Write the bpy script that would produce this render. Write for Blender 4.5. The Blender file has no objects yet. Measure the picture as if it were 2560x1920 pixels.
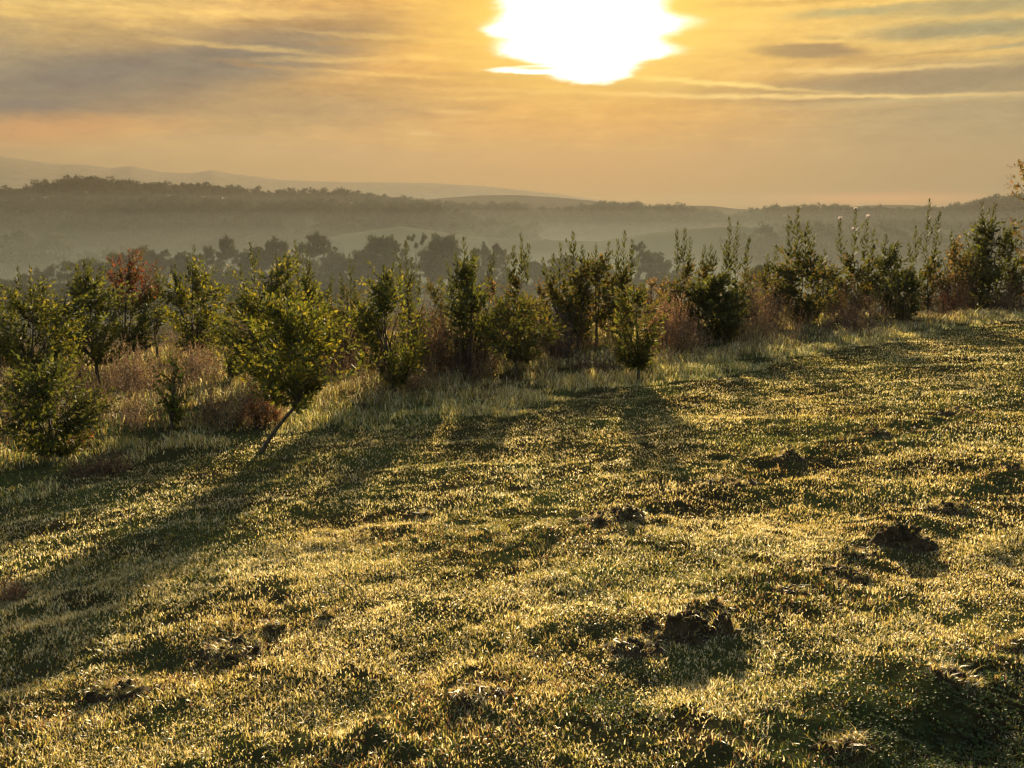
import bpy, bmesh, math, random
import numpy as np
from mathutils import Vector, noise as mnoise

scene = bpy.context.scene
rnd = random.Random(7)
RNG = np.random.default_rng(11)
R = math.radians

# ---------------------------------------------------------------- camera
FPX = 2217.0            # focal length, in pixels of the 2560 wide photograph
CAM_Z = 2.0
PITCH = math.atan((960 - 510) / FPX)
cam_data = bpy.data.cameras.new("camera")
cam_data.sensor_width = 36.0
cam_data.lens = 36.0 * FPX / 2560.0
cam_data.clip_start = 0.05
cam_data.clip_end = 30000
cam = bpy.data.objects.new("camera", cam_data)
scene.collection.objects.link(cam)
cam.location = (0, 0, CAM_Z)
cam.rotation_euler = (math.pi / 2 - PITCH, 0, 0)
scene.camera = cam

def ray(px, py):
    x = (px - 1280) / FPX; y = (960 - py) / FPX
    cp, sp = math.cos(PITCH), math.sin(PITCH)
    v = Vector((x, cp + y * sp, -sp + y * cp))
    return v.normalized()

def azel(px, py):
    v = ray(px, py)
    return math.degrees(math.atan2(v.x, v.y)), math.degrees(math.asin(v.z))

SUN_AZ, SUN_EL = azel(1470, 60)
LAMP_EL = 9.8

# ---------------------------------------------------------------- exposure, cycles
scene.view_settings.view_transform = 'Standard'
scene.view_settings.look = 'None'
scene.view_settings.exposure = 2.06
scene.view_settings.gamma = 1.0
scene.cycles.use_denoising = True
scene.cycles.max_bounces = 6
scene.cycles.diffuse_bounces = 3
scene.cycles.transmission_bounces = 4
scene.cycles.glossy_bounces = 2
scene.cycles.volume_bounces = 1
scene.cycles.sample_clamp_indirect = 4.0

# ---------------------------------------------------------------- node helper
def lin(r, g, b, k=1.0):
    def f(c):
        c /= 255.0
        return c / 12.92 if c <= 0.04045 else ((c + 0.055) / 1.055) ** 2.4
    return (f(r) * k, f(g) * k, f(b) * k, 1.0)

class E:
    """a float expression made of math nodes"""
    T = None
    def __init__(s, sock): s.s = sock
    @staticmethod
    def op(name, *a):
        n = E.T.nodes.new('ShaderNodeMath'); n.operation = name
        for i, v in enumerate(a):
            if isinstance(v, E): E.T.links.new(v.s, n.inputs[i])
            else: n.inputs[i].default_value = float(v)
        return E(n.outputs[0])
    def __add__(s, o): return E.op('ADD', s, o)
    __radd__ = __add__
    def __sub__(s, o): return E.op('SUBTRACT', s, o)
    def __rsub__(s, o): return E.op('SUBTRACT', o, s)
    def __mul__(s, o): return E.op('MULTIPLY', s, o)
    __rmul__ = __mul__
    def __truediv__(s, o): return E.op('DIVIDE', s, o)
    def pow(s, o): return E.op('POWER', s, o)
    def exp(s): return E.op('EXPONENT', s)
    def abs(s): return E.op('ABSOLUTE', s)

def clamp01(e):
    n = E.T.nodes.new('ShaderNodeClamp'); E.T.links.new(e.s, n.inputs[0]); return E(n.outputs[0])
def sstep(e, a, b):
    n = E.T.nodes.new('ShaderNodeMapRange'); n.interpolation_type = 'SMOOTHSTEP'
    E.T.links.new(e.s, n.inputs[0]); n.inputs[1].default_value = a; n.inputs[2].default_value = b
    n.inputs[3].default_value = 0; n.inputs[4].default_value = 1
    return E(n.outputs[0])
def cmix(f, a, b):
    n = E.T.nodes.new('ShaderNodeMix'); n.data_type = 'RGBA'; n.clamp_factor = True
    if isinstance(f, E): E.T.links.new(f.s, n.inputs[0])
    else: n.inputs[0].default_value = f
    for i, v in ((6, a), (7, b)):
        if isinstance(v, tuple): n.inputs[i].default_value = v
        else: E.T.links.new(v, n.inputs[i])
    return n.outputs[2]
def cscale(c, f):
    n = E.T.nodes.new('ShaderNodeVectorMath'); n.operation = 'SCALE'
    E.T.links.new(c, n.inputs[0])
    if isinstance(f, E): E.T.links.new(f.s, n.inputs[3])
    else: n.inputs[3].default_value = f
    return n.outputs[0]
def nz(x, y, z, scale=1.0, detail=4.0, rough=0.55, dist=0.0):
    c = E.T.nodes.new('ShaderNodeCombineXYZ')
    for i, v in enumerate((x, y, z)):
        if isinstance(v, E): E.T.links.new(v.s, c.inputs[i])
        else: c.inputs[i].default_value = v
    n = E.T.nodes.new('ShaderNodeTexNoise')
    E.T.links.new(c.outputs[0], n.inputs['Vector'])
    n.inputs['Scale'].default_value = scale; n.inputs['Detail'].default_value = detail
    n.inputs['Roughness'].default_value = rough; n.inputs['Distortion'].default_value = dist
    return E(n.outputs[0]) - 0.5

# ---------------------------------------------------------------- sky
SKY_GAIN = 0.24
def build_world():
    w = bpy.data.worlds.new("World"); scene.world = w; w.use_nodes = True
    t = w.node_tree; t.nodes.clear(); E.T = t
    out = t.nodes.new('ShaderNodeOutputWorld')
    tc = t.nodes.new('ShaderNodeTexCoord'); sep = t.nodes.new('ShaderNodeSeparateXYZ')
    t.links.new(tc.outputs['Generated'], sep.inputs[0])
    X, Y, Z = (E(sep.outputs[i]) for i in range(3))
    A = E.op('ARCTAN2', X, Y) * (180 / math.pi)
    L = E.op('ARCSINE', Z) * (180 / math.pi)
    # streaky warp fields: clouds are stretched along the horizon
    w1 = nz(A * 0.10, L * 0.45, 3.1, 1.0, 5)
    w2 = nz(A * 0.35, L * 1.6, 7.7, 1.0, 5, 0.6)
    w3 = nz(A * 0.28, L * 2.4, 1.3, 1.0, 6, 0.62)
    w4 = nz(A * 0.9, L * 3.4, 9.3, 1.0, 5, 0.6)
    Aw = A + w1 * 5 + w2 * 2.2
    Lw = L + w1 * 1.2 + w2 * 1.1 + w4 * 0.25
    def blob(px, py, hw, hh, slope=0.0, k=1.0, warp=1.0):
        a0, l0 = azel(px, py)
        sa = hw / 38.7; sb = hh / 38.7
        th = math.atan(slope)
        dx = A - a0 + w1 * (4 * warp) + w2 * (1.6 * warp)
        dy = L - l0 + w1 * (0.8 * warp) + w2 * (0.7 * warp) + w4 * (0.6 * warp)
        u = (dx * math.cos(th) - dy * math.sin(th)) * (1 / sa)
        v = (dx * math.sin(th) + dy * math.cos(th)) * (1 / sb)
        q = u * u + v * v
        if k != 1.0: q = q.pow(k)
        return (q * -1.0).exp()
    dA = A - SUN_AZ; dL = L - SUN_EL
    wide = (((dA * (1 / 17.0)).pow(2.0) + (dL * (1 / 11.0)).pow(2.0)) * -1.0).exp()
    mid = (((dA * (1 / 9.5)).pow(2.0) + ((dL + w3 * 1.2) * (1 / 4.6)).pow(2.0)) * -1.0).exp()
    col = cmix(sstep(A, -30, 28), lin(202, 166, 114), lin(176, 154, 114))
    col = cmix(sstep(L, 1.5, 10) * sstep(A * -1.0, 2, 26) * 0.8, col, lin(222, 180, 112))
    col = cmix(wide * 0.95, col, lin(238, 164, 70))
    col = cmix(sstep(L, 5, 10) * sstep(A, 3, 12) * 0.75, col, lin(240, 194, 112))
    # broad streaks
    col = cmix(clamp01(w3 * 2.6 + 0.05) * sstep(L, 0.5, 6) * 0.75, col, lin(250, 196, 110))
    col = cmix(clamp01(w3 * -2.8) * sstep(L, 3, 8) * 0.55, col, lin(176, 144, 96))
    # grey bank on the left
    col = cmix(blob(350, 205, 620, 80, -0.24, 2.2, 0.8) * 0.93, col, lin(124, 119, 100))
    col = cmix(blob(30, 170, 260, 85, 0.0, 1.5) * 0.7, col, lin(130, 126, 110))
    col = cmix(blob(700, 270, 420, 55, -0.05, 1.5) * 0.75, col, lin(165, 138, 98))
    col = cmix(blob(400, 95, 230, 22, -0.08, 1.5) * 0.6, col, lin(168, 140, 98))
    col = cmix(blob(70, 262, 95, 12, 0.0, 2.0, 0.5) * 0.8, col, lin(126, 122, 108))
    col = cmix(blob(110, 325, 260, 30, -0.06, 1.4) * 0.6, col, lin(244, 166, 92))
    # wisps under the bank
    for (x, y, a, b, s, c) in ((560, 345, 130, 7, -0.03, (205, 165, 118)), (760, 375, 190, 7, 0.05, (200, 160, 112)),
                               (420, 372, 260, 5, 0.02, (212, 166, 114)), (30, 362, 60, 5, 0, (228, 172, 112)),
                               (1130, 280, 60, 6, 0.04, (238, 188, 120)), (1060, 335, 40, 4, 0.05, (236, 190, 126))):
        col = cmix(blob(x, y, a, b, s, 1.4, 0.3) * 0.7, col, lin(*c))
    # thick streak under the sun, running right
    col = cmix(blob(1150, 235, 400, 22, 0.02, 1.5, 0.6) * 0.55, col, lin(206, 158, 92))
    col = cmix(blob(2330, 205, 480, 32, -0.02, 2.0, 0.3) * 0.9, col, lin(142, 124, 94))
    col = cmix(blob(1780, 222, 420, 16, 0.075, 2.0, 0.25) * 0.65, col, lin(184, 150, 96))
    col = cmix(blob(2520, 300, 420, 120, 0.0, 1.2, 0.6) * 0.7, col, lin(158, 146, 112))
    col = cmix(blob(1720, 204, 260, 5, 0.10, 1.3, 0.5) * 0.8, col, lin(255, 212, 132, 1.2))
    col = cmix(blob(2150, 176, 260, 5, 0.02, 1.3, 0.5) * 0.6, col, lin(240, 196, 130, 1.1))
    col = cmix(blob(1900, 240, 600, 5, 0.035, 1.3, 0.45) * 0.8, col, lin(246, 202, 134, 1.08))
    col = cmix(blob(2300, 250, 300, 5, 0.0, 1.6, 0.3) * 0.6, col, lin(196, 170, 124))
    col = cmix(blob(2100, 268, 240, 5, 0.0, 1.6, 0.3) * 0.4, col, lin(206, 172, 120))
    for (x, y, a, b, s, dk) in ((1080, 203, 200, 8, .03, 1), (1250, 190, 180, 7, .03, 1), (930, 105, 160, 7, -.05, 1), (1160, 272, 80, 6, 0, 1), (1900, 8, 250, 8, 0, 1), (2200, 150, 260, 9, 0, 1), (640, 165, 90, 6, .1, 1),
                                (820, 215, 160, 8, .04, 1), (980, 186, 220, 5, .02, 0), (900, 150, 250, 6, -.03, 0), (1000, 95, 230, 6, .04, 0), (1200, 247, 90, 5, 0, 0), (1850, 60, 220, 8, .03, 0), (1780, 112, 140, 7, .02, 0),
                                (2300, 100, 200, 7, .03, 0), (600, 120, 220, 7, .05, 0), (520, 30, 300, 10, -.03, 0), (760, 60, 220, 8, -.05, 1), (2400, 140, 160, 6, 0, 0)):
        col = cmix(blob(x, y, a, b, s, 1.5, 0.7) * (0.5 if dk else 0.3), col, lin(176, 138, 84) if dk else lin(255, 204, 120, 1.05))
    # small dark clouds on the right, blue gaps in the corner
    col = cmix(blob(2010, 128, 118, 18, 0.05, 3.0, 0.45) * 0.9, col, lin(138, 120, 90))
    col = cmix(blob(2065, 94, 36, 6, 0.05, 2.0, 0.25) * 0.7, col, lin(190, 158, 98))
    col = cmix(blob(2420, 74, 220, 20, 0.03, 1.6, 0.6) * 0.85, col, lin(148, 142, 110))
    col = cmix(blob(2150, 27, 150, 9, 0.0, 1.8, 0.5) * 0.75, col, lin(166, 158, 118))
    col = cmix(blob(2480, 14, 200, 18, 0.0, 1.6, 0.6) * 0.8, col, lin(160, 148, 110))
    col = cmix(blob(2530, 115, 60, 7, 0.0, 1.8, 0.5) * 0.7, col, lin(160, 148, 112))
    # pink low cloud at the right horizon and pale one at left
    col = cmix(blob(2210, 497, 230, 13, 0.0, 1.3, 0.35) * 0.9, col, lin(250, 170, 112))
    fine = nz(A * 0.42 + w1 * 2, L * 1.5 + w1 * 3, 4.4, 1.0, 9, 0.62) + nz(A * 1.8, L * 4.5, 6.1, 1.0, 6, 0.65) * 0.4
    col = cscale(col, clamp01(sstep(L, 0.5, 5)) * fine * 0.65 + 1.0)
    vm = t.nodes.new('ShaderNodeVectorMath'); vm.operation = 'MULTIPLY_ADD'; t.links.new(col, vm.inputs[0])
    vm.inputs[1].default_value = (1.74, 2.0, 1.6); vm.inputs[2].default_value = (-0.30, -0.28, -0.075)
    vx = t.nodes.new('ShaderNodeVectorMath'); vx.operation = 'MAXIMUM'; t.links.new(vm.outputs[0], vx.inputs[0]); vx.inputs[1].default_value = (0.04, 0.04, 0.04)
    col = vx.outputs[0]
    # glow of the sun through thin cloud
    col = cmix(mid * 1.05, col, lin(255, 200, 84, 1.15))
    near = (((dA * (1 / 6.6)).pow(2.0) + ((dL + w3 * 2.0) * (1 / 2.9)).pow(2.0)) * -1.0).exp()
    col = cmix(near * 0.9, col, lin(255, 222, 100, 1.6))
    core = blob(1462, 92, 190, 74, 0.0, 2.0, 0.6)
    for (x, y, a, b, k) in ((1495, 62, 215, 22, 1.2), (1455, 5, 190, 60, 2.2), (1480, 130, 195, 20, 1.3), (1472, 178, 95, 30, 1.8), (1330, 176, 110, 8, 1.6), (1300, 75, 60, 12, 1.3), (1450, -60, 230, 60, 2)):
        core = core + blob(x, y, a, b, 0.0, k, 0.35)
    corem = sstep(core + w4 * 0.35, 0.12, 1.05)
    dark = blob(1335, 171, 62, 4.5, 0.0, 1.6, 0.12)
    corem = corem * (1.0 - dark * 0.85)
    col = cmix(corem, col, lin(255, 250, 236, 3.2))
    # fade to the real sky overhead
    sky = t.nodes.new('ShaderNodeTexSky'); sky.sky_type = 'NISHITA'; sky.sun_disc = False
    sky.sun_elevation = R(LAMP_EL); sky.sun_rotation = R(SUN_AZ)
    sky.air_density = 1.6; sky.dust_density = 3.0
    b1 = t.nodes.new('ShaderNodeBackground'); t.links.new(sky.outputs[0], b1.inputs[0]); b1.inputs[1].default_value = 0.08
    b2 = t.nodes.new('ShaderNodeBackground'); t.links.new(col, b2.inputs[0]); b2.inputs[1].default_value = SKY_GAIN
    mx = t.nodes.new('ShaderNodeMixShader')
    back = sstep(Y * -1.0, -0.55, 0.3)                      # behind the camera the clouds thin out
    f = clamp01(sstep(L, 15, 40) + back)
    t.links.new(f.s, mx.inputs[0]); t.links.new(b2.outputs[0], mx.inputs[1]); t.links.new(b1.outputs[0], mx.inputs[2])
    t.links.new(mx.outputs[0], out.inputs[0])
    w.cycles.sampling_method = 'MANUAL'; w.cycles.sample_map_resolution = 512
build_world()

# ---------------------------------------------------------------- sun
sd = bpy.data.lights.new("sun", 'SUN'); sd.energy = 5.0; sd.angle = R(1.1); sd.color = (1.0, 0.77, 0.45)
so = bpy.data.objects.new("sun", sd); scene.collection.objects.link(so)
_a, _e = R(SUN_AZ), R(LAMP_EL)
sdir = Vector((math.sin(_a) * math.cos(_e), math.cos(_a) * math.cos(_e), math.sin(_e)))
so.rotation_euler = (-sdir).to_track_quat('-Z', 'Y').to_euler()

# ---------------------------------------------------------------- noise
def _h(ix, iy, seed):
    n = (ix.astype(np.int64) * 374761393 + iy.astype(np.int64) * 668265263 + seed * 2147483647) & 0xffffffff
    n = ((n ^ (n >> 13)) * 1274126177) & 0xffffffff
    n = n ^ (n >> 16)
    return (n & 0xffff) / 65535.0
def vnoise(x, y, wl, seed=0):
    x = np.asarray(x, float) / wl; y = np.asarray(y, float) / wl
    x0 = np.floor(x); y0 = np.floor(y); fx = x - x0; fy = y - y0
    fx = fx * fx * (3 - 2 * fx); fy = fy * fy * (3 - 2 * fy)
    a = _h(x0, y0, seed); b = _h(x0 + 1, y0, seed); c = _h(x0, y0 + 1, seed); d = _h(x0 + 1, y0 + 1, seed)
    return (a * (1 - fx) + b * fx) * (1 - fy) + (c * (1 - fx) + d * fx) * fy - 0.5
def rot(x, y, a):
    return x * math.cos(a) - y * math.sin(a), x * math.sin(a) + y * math.cos(a)

# ---------------------------------------------------------------- terrain heights
def prof(pts, r, drop=0.0):
    P = sorted((math.radians(azel(px, py)[0]), CAM_Z + r * math.tan(math.radians(azel(px, py)[1])) - drop) for px, py in pts)
    return np.array([p[0] for p in P]), np.array([p[1] for p in P])

FIELD = prof([(-600, 650), (0, 640), (700, 625), (860, 590), (1000, 568), (1180, 590), (1500, 603), (1640, 583), (1850, 566), (1950, 585), (2100, 610), (2560, 615), (3200, 615)], 620)
SPUR = prof([(-600, 540), (0, 545), (208, 532), (330, 512), (451, 499), (555, 511), (648, 509), (740, 496), (810, 503), (880, 517), (995, 510), (1076, 521), (1180, 555), (1330, 572), (1500, 590), (1800, 590), (1900, 566), (2000, 556), (2200, 552), (2560, 548), (3200, 548)], 760, 9)
RIDGE = prof([(-900, 470), (-300, 486), (0, 474), (60, 478), (120, 466), (150, 462), (220, 455), (330, 457), (400, 462), (500, 466), (560, 471), (640, 472), (665, 484), (700, 480), (850, 482), (1000, 492), (1090, 503), (1200, 517), (1290, 520), (1340, 527),
              (1400, 523), (1480, 512), (1550, 508), (1620, 516), (1740, 535), (1840, 544), (1862, 532), (1920, 517), (1990, 514), (2060, 514), (2200, 523), (2340, 527), (2400, 522), (2450, 513), (2560, 502), (2900, 495), (3300, 500)], 950, 10)
HILLS = prof([(-600, 520), (0, 520), (900, 515), (1040, 502), (1110, 494), (1200, 489), (1290, 488), (1400, 494), (1480, 502), (1580, 516), (1700, 514), (1780, 515), (1850, 522), (1950, 526), (2180, 513), (2280, 513), (2400, 522), (3200, 530)], 1700)
MOUNT = prof([(-900, 380), (-300, 385), (0, 393), (58, 400), (139, 411), (214, 413), (278, 421), (327, 416), (405, 431), (477, 434), (529, 426), (578, 435), (640, 442), (700, 450), (800, 454), (900, 456), (1076, 458), (1210, 466), (1365, 482), (1500, 500), (1620, 512), (1800, 520), (3200, 525)], 3700)

CHAIN_PX = [[(960, 1930), (1180, 1775), (1400, 1680), (1600, 1625), (1740, 1585), (1980, 1485), (2100, 1440), (2245, 1350), (2380, 1270), (2560, 1175)],
            [(1000, 1330), (1250, 1400), (1540, 1310), (1820, 1215), (1970, 1160), (2190, 1092), (2400, 1030)],
            [(120, 1790), (320, 1725), (600, 1640), (700, 1585), (830, 1560)], [(1850, 1930), (2120, 1885), (2390, 1740), (2560, 1640)]]
def _hit0(px, py):
    v = ray(px, py); s_ = -CAM_Z / (v.z + 0.063 * v.y - 0.045 * v.x); return v.x * s_, v.y * s_
CHAINS = [[_hit0(*p) for p in c] for c in CHAIN_PX]
def torn(x, y):
    d = np.full(np.shape(x), 9.0)
    for c in CHAINS:
        for (ax, ay), (bx, by) in zip(c[:-1], c[1:]):
            ux, uy = bx - ax, by - ay
            t = np.clip(((x - ax) * ux + (y - ay) * uy) / (ux * ux + uy * uy), 0, 1)
            d = np.minimum(d, np.hypot(x - ax - t * ux, y - ay - t * uy))
    d = d + 0.25 * vnoise(x, y, 0.5, 91)
    return np.exp(-(np.clip(d, 0, 9) / 0.26) ** 2) * np.clip(0.75 + 1.6 * vnoise(x, y, 0.8, 92), 0, 1)

def near_z(x, y):
    """lawn plane with its lumps, fading out with distance"""
    x = np.asarray(x, float); y = np.asarray(y, float)
    r = np.hypot(x, y)
    z = -0.063 * y + 0.045 * x
    f3 = np.clip((30 - r) / 22, 0, 1)
    z = z + 0.10 * vnoise(x, y, 3.1, 1) * np.clip(r / 4, 0, 1)
    w = torn(x, y)
    z = z + w * (0.012 + 0.075 * vnoise(x, y, 0.21, 93) + 0.05 * vnoise(x, y, 0.09, 94))
    u, v = rot(x, y, 0.12)
    z = z + 0.062 * vnoise(u / 2.6, v, 0.55, 2) * np.clip((45 - r) / 20, 0, 1)
    u, v = rot(x, y, -0.5)
    z = z + 0.048 * vnoise(u / 2.2, v, 0.27, 3) * f3
    z = z + 0.022 * vnoise(x, y, 0.14, 4) * f3
    return z
RC = [26, 60, 130, 250, 360, 500, 620, 690, 760, 840, 950, 1150, 1700, 2000, 3700, 3900]
def far_z(az, r):
    azc = np.clip(az, -1.2, 1.2)
    side = azc / 0.5
    x = 26 * np.sin(azc); y = 26 * np.cos(azc)
    vals = [(-0.063 * y + 0.045 * x), -6.4 + 1.4 * side, -15.5 + 2.5 * side, -28 + 2 * side, -36 + 0 * side, -41 + 0 * side,
            np.interp(azc, *FIELD), None, np.interp(azc, *SPUR), None, np.interp(azc, *RIDGE), None,
            np.interp(azc, *HILLS), None, np.interp(azc, *MOUNT), None]
    vals[7] = np.minimum(vals[6], vals[8]) - 8
    vals[9] = np.minimum(vals[8], vals[10]) - 14
    vals[11] = vals[10] - 45
    vals[13] = vals[12] - 40
    vals[15] = vals[14] - 60
    z = np.zeros_like(r) + vals[0]
    for i in range(len(RC) - 1):
        t = np.clip((r - RC[i]) / (RC[i + 1] - RC[i]), 0, 1)
        s = t if i < 5 else t * t * (3 - 2 * t)
        m = r > RC[i]
        z = np.where(m, vals[i] * (1 - s) + vals[i + 1] * s, z)
    x = r * np.sin(az); y = r * np.cos(az)
    z = z + 1.2 * vnoise(x, y, 40, 5) * np.clip((r - 26) / 60, 0, 1) + 5 * vnoise(x, y, 130, 6) * np.clip((r - 300) / 700, 0, 1) * (r < 930)
    return z
def ground(x, y):
    x = np.asarray(x, float); y = np.asarray(y, float)
    r = np.hypot(x, y); az = np.arctan2(x, y)
    zn = near_z(x, y); zf = far_z(az, r)
    t = np.clip((r - 24) / 6, 0, 1); t = t * t * (3 - 2 * t)
    z = zn * (1 - t) + zf * t
    # behind the photographer: the same gentle lawn, levelling out
    b = np.clip((np.abs(az) - 1.3) / 0.5, 0, 1)
    zb = np.where(r < 20, zn, 0.045 * np.clip(x, -20, 20) + 0.063 * np.clip(-y, 0, 20) - (r > 20) * (r - 20) * 0.02)
    return z * (1 - b) + zb * b
def gz(x, y): return float(ground(np.array([x]), np.array([y]))[0])
def hit(px, py, far=200):
    """where the ray through a photo pixel meets the (smooth) lawn"""
    v = ray(px, py)
    s = -CAM_Z / (v.z + 0.063 * v.y - 0.045 * v.x)
    if s < 0 or s > far: s = far
    x, y = v.x * s, v.y * s
    return x, y
def at_depth(px, py, y):
    v = ray(px, py); s = y / v.y
    return v.x * s, y, CAM_Z + v.z * s

# ---------------------------------------------------------------- mesh helpers
def mesh_obj(name, verts, quads=None, tris=None, mat=None, col=None, parent=None, smooth=False):
    verts = np.asarray(verts, np.float32)
    quads = np.zeros((0, 4), np.int32) if quads is None else np.asarray(quads, np.int32).reshape(-1, 4)
    tris = np.zeros((0, 3), np.int32) if tris is None else np.asarray(tris, np.int32).reshape(-1, 3)
    me = bpy.data.meshes.new(name)
    me.vertices.add(len(verts)); me.vertices.foreach_set('co', verts.ravel())
    nl = quads.size + tris.size; npoly = len(quads) + len(tris)
    me.loops.add(nl); me.loops.foreach_set('vertex_index', np.concatenate([quads.ravel(), tris.ravel()]))
    me.polygons.add(npoly)
    ls = np.concatenate([np.arange(len(quads)) * 4, quads.size + np.arange(len(tris)) * 3]).astype(np.int32)
    me.polygons.foreach_set('loop_start', ls)
    if smooth: me.polygons.foreach_set('use_smooth', np.ones(npoly, bool))
    me.update(calc_edges=True)
    if col is not None:
        ca = me.color_attributes.new('tint', 'FLOAT_COLOR', 'POINT')
        c = np.ones((len(verts), 4), np.float32); c[:, :3] = col
        ca.data.foreach_set('color', c.ravel())
    if mat: me.materials.append(mat)
    o = bpy.data.objects.new(name, me)
    scene.collection.objects.link(o)
    if parent is not None: o.parent = parent
    return o

def tag(o, label=None, cat=None, group=None, kind=None):
    if label: o['label'] = label
    if cat: o['category'] = cat
    if group: o['group'] = group
    if kind: o['kind'] = kind
    return o
def empty(name, loc):
    o = bpy.data.objects.new(name, None); o.location = loc; o.empty_display_size = 0.1
    scene.collection.objects.link(o); return o

# ---------------------------------------------------------------- materials
def newmat(name):
    m = bpy.data.materials.new(name); m.use_nodes = True
    m.node_tree.nodes.clear(); E.T = m.node_tree
    out = m.node_tree.nodes.new('ShaderNodeOutputMaterial')
    return m, m.node_tree, out
def leafy(name, trans=0.5, gloss=0.06, rough=0.4, tboost=(1.25, 1.2, 0.7), attr=True, base=(0.1, 0.1, 0.05, 1), vary=0.25):
    m, t, out = newmat(name)
    if attr:
        at = t.nodes.new('ShaderNodeAttribute'); at.attribute_name = 'tint'; c = at.outputs['Color']
    else:
        rgb = t.nodes.new('ShaderNodeRGB'); rgb.outputs[0].default_value = base; c = rgb.outputs[0]
    geo = t.nodes.new('ShaderNodeNewGeometry')
    n = t.nodes.new('ShaderNodeTexNoise'); n.inputs['Scale'].default_value = 6.0
    t.links.new(geo.outputs['Position'], n.inputs['Vector'])
    c = cscale(c, (E(n.outputs[0]) - 0.5) * (2 * vary) + 1.0)
    d = t.nodes.new('ShaderNodeBsdfDiffuse'); t.links.new(c, d.inputs[0])
    mul = t.nodes.new('ShaderNodeVectorMath'); mul.operation = 'MULTIPLY'
    t.links.new(c, mul.inputs[0]); mul.inputs[1].default_value = tboost
    tr = t.nodes.new('ShaderNodeBsdfTranslucent'); t.links.new(mul.outputs[0], tr.inputs[0])
    mx = t.nodes.new('ShaderNodeMixShader'); mx.inputs[0].default_value = trans
    t.links.new(d.outputs[0], mx.inputs[1]); t.links.new(tr.outputs[0], mx.inputs[2])
    g = t.nodes.new('ShaderNodeBsdfGlossy'); g.inputs['Roughness'].default_value = rough; g.inputs[0].default_value = (1, 1, 1, 1)
    mx2 = t.nodes.new('ShaderNodeMixShader'); mx2.inputs[0].default_value = gloss
    t.links.new(mx.outputs[0], mx2.inputs[1]); t.links.new(g.outputs[0], mx2.inputs[2])
    t.links.new(mx2.outputs[0], out.inputs[0])
    return m
M_GRASS = leafy('grass_blade', 0.64, 0.07, 0.36, (1.3, 1.18, 0.75))
M_ROUGH = leafy('rough_grass_blade', 0.55, 0.05, 0.45)
M_LEAF = leafy('orchard_leaf', 0.58, 0.016, 0.45, (1.3, 1.2, 0.72))
M_DRY = leafy('dry_weed', 0.4, 0.03, 0.5, (1.1, 0.95, 0.8))
M_EUC = leafy('eucalypt_leaf', 0.2, 0.0, 0.5, attr=True)
M_PETAL = leafy('petal', 0.5, 0.02, 0.5, (1, 1, 1), attr=False, base=(0.75, 0.62, 0.6, 1), vary=0.05)

def barkmat(name, a, b):
    m, t, out = newmat(name)
    geo = t.nodes.new('ShaderNodeNewGeometry')
    n = t.nodes.new('ShaderNodeTexNoise'); n.inputs['Scale'].default_value = 40; n.inputs['Detail'].default_value = 5
    mp = t.nodes.new('ShaderNodeMapping'); mp.inputs['Scale'].default_value = (1, 1, 0.2)
    t.links.new(geo.outputs['Position'], mp.inputs[0]); t.links.new(mp.outputs[0], n.inputs['Vector'])
    c = cmix(sstep(E(n.outputs[0]), 0.35, 0.65), a, b)
    p = t.nodes.new('ShaderNodeBsdfPrincipled'); t.links.new(c, p.inputs['Base Color']); p.inputs['Roughness'].default_value = 0.85
    bp = t.nodes.new('ShaderNodeBump'); bp.inputs['Strength'].default_value = 0.5; t.links.new(n.outputs[0], bp.inputs['Height']); t.links.new(bp.outputs[0], p.inputs['Normal'])
    t.links.new(p.outputs[0], out.inputs[0])
    return m
M_BARK = barkmat('bark', (0.028, 0.021, 0.015, 1), (0.07, 0.055, 0.04, 1))
M_EBARK = barkmat('eucalypt_bark', (0.14, 0.12, 0.1, 1), (0.28, 0.25, 0.2, 1))

def groundmat():
    m, t, out = newmat('ground')
    geo = t.nodes.new('ShaderNodeNewGeometry'); sep = t.nodes.new('ShaderNodeSeparateXYZ'); t.links.new(geo.outputs['Position'], sep.inputs[0])
    X, Y, Z = (E(sep.outputs[i]) for i in range(3))
    at = t.nodes.new('ShaderNodeAttribute'); at.attribute_name = 'tint'
    n1 = nz(X, Y, 0.0, 1.1, 6); n2 = nz(X, Y, 2.0, 14.0, 5, 0.65); n3 = nz(X, Y, 0.0, 0.02, 5)
    near = cmix(sstep(n1 + n2 * 0.6, -0.16, 0.16), (0.030, 0.024, 0.013, 1), (0.045, 0.052, 0.018, 1))
    near = cmix(clamp01(n2 * 2.0 - 0.1), near, (0.11, 0.09, 0.045, 1))
    far = cscale(at.outputs['Color'], n3 * 0.8 + 1.0)
    rr = E.op('SQRT', X * X + Y * Y)
    c = cmix(sstep(rr, 28, 60), near, far)
    p = t.nodes.new('ShaderNodeBsdfDiffuse'); t.links.new(c, p.inputs[0]); p.inputs['Roughness'].default_value = 0.5
    bp = t.nodes.new('ShaderNodeBump'); bp.inputs['Strength'].default_value = 0.7; bp.inputs['Distance'].default_value = 0.02
    t.links.new(n2.s, bp.inputs['Height']); t.links.new(bp.outputs[0], p.inputs['Normal'])
    t.links.new(p.outputs[0], out.inputs[0])
    return m
M_GROUND = groundmat()

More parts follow.
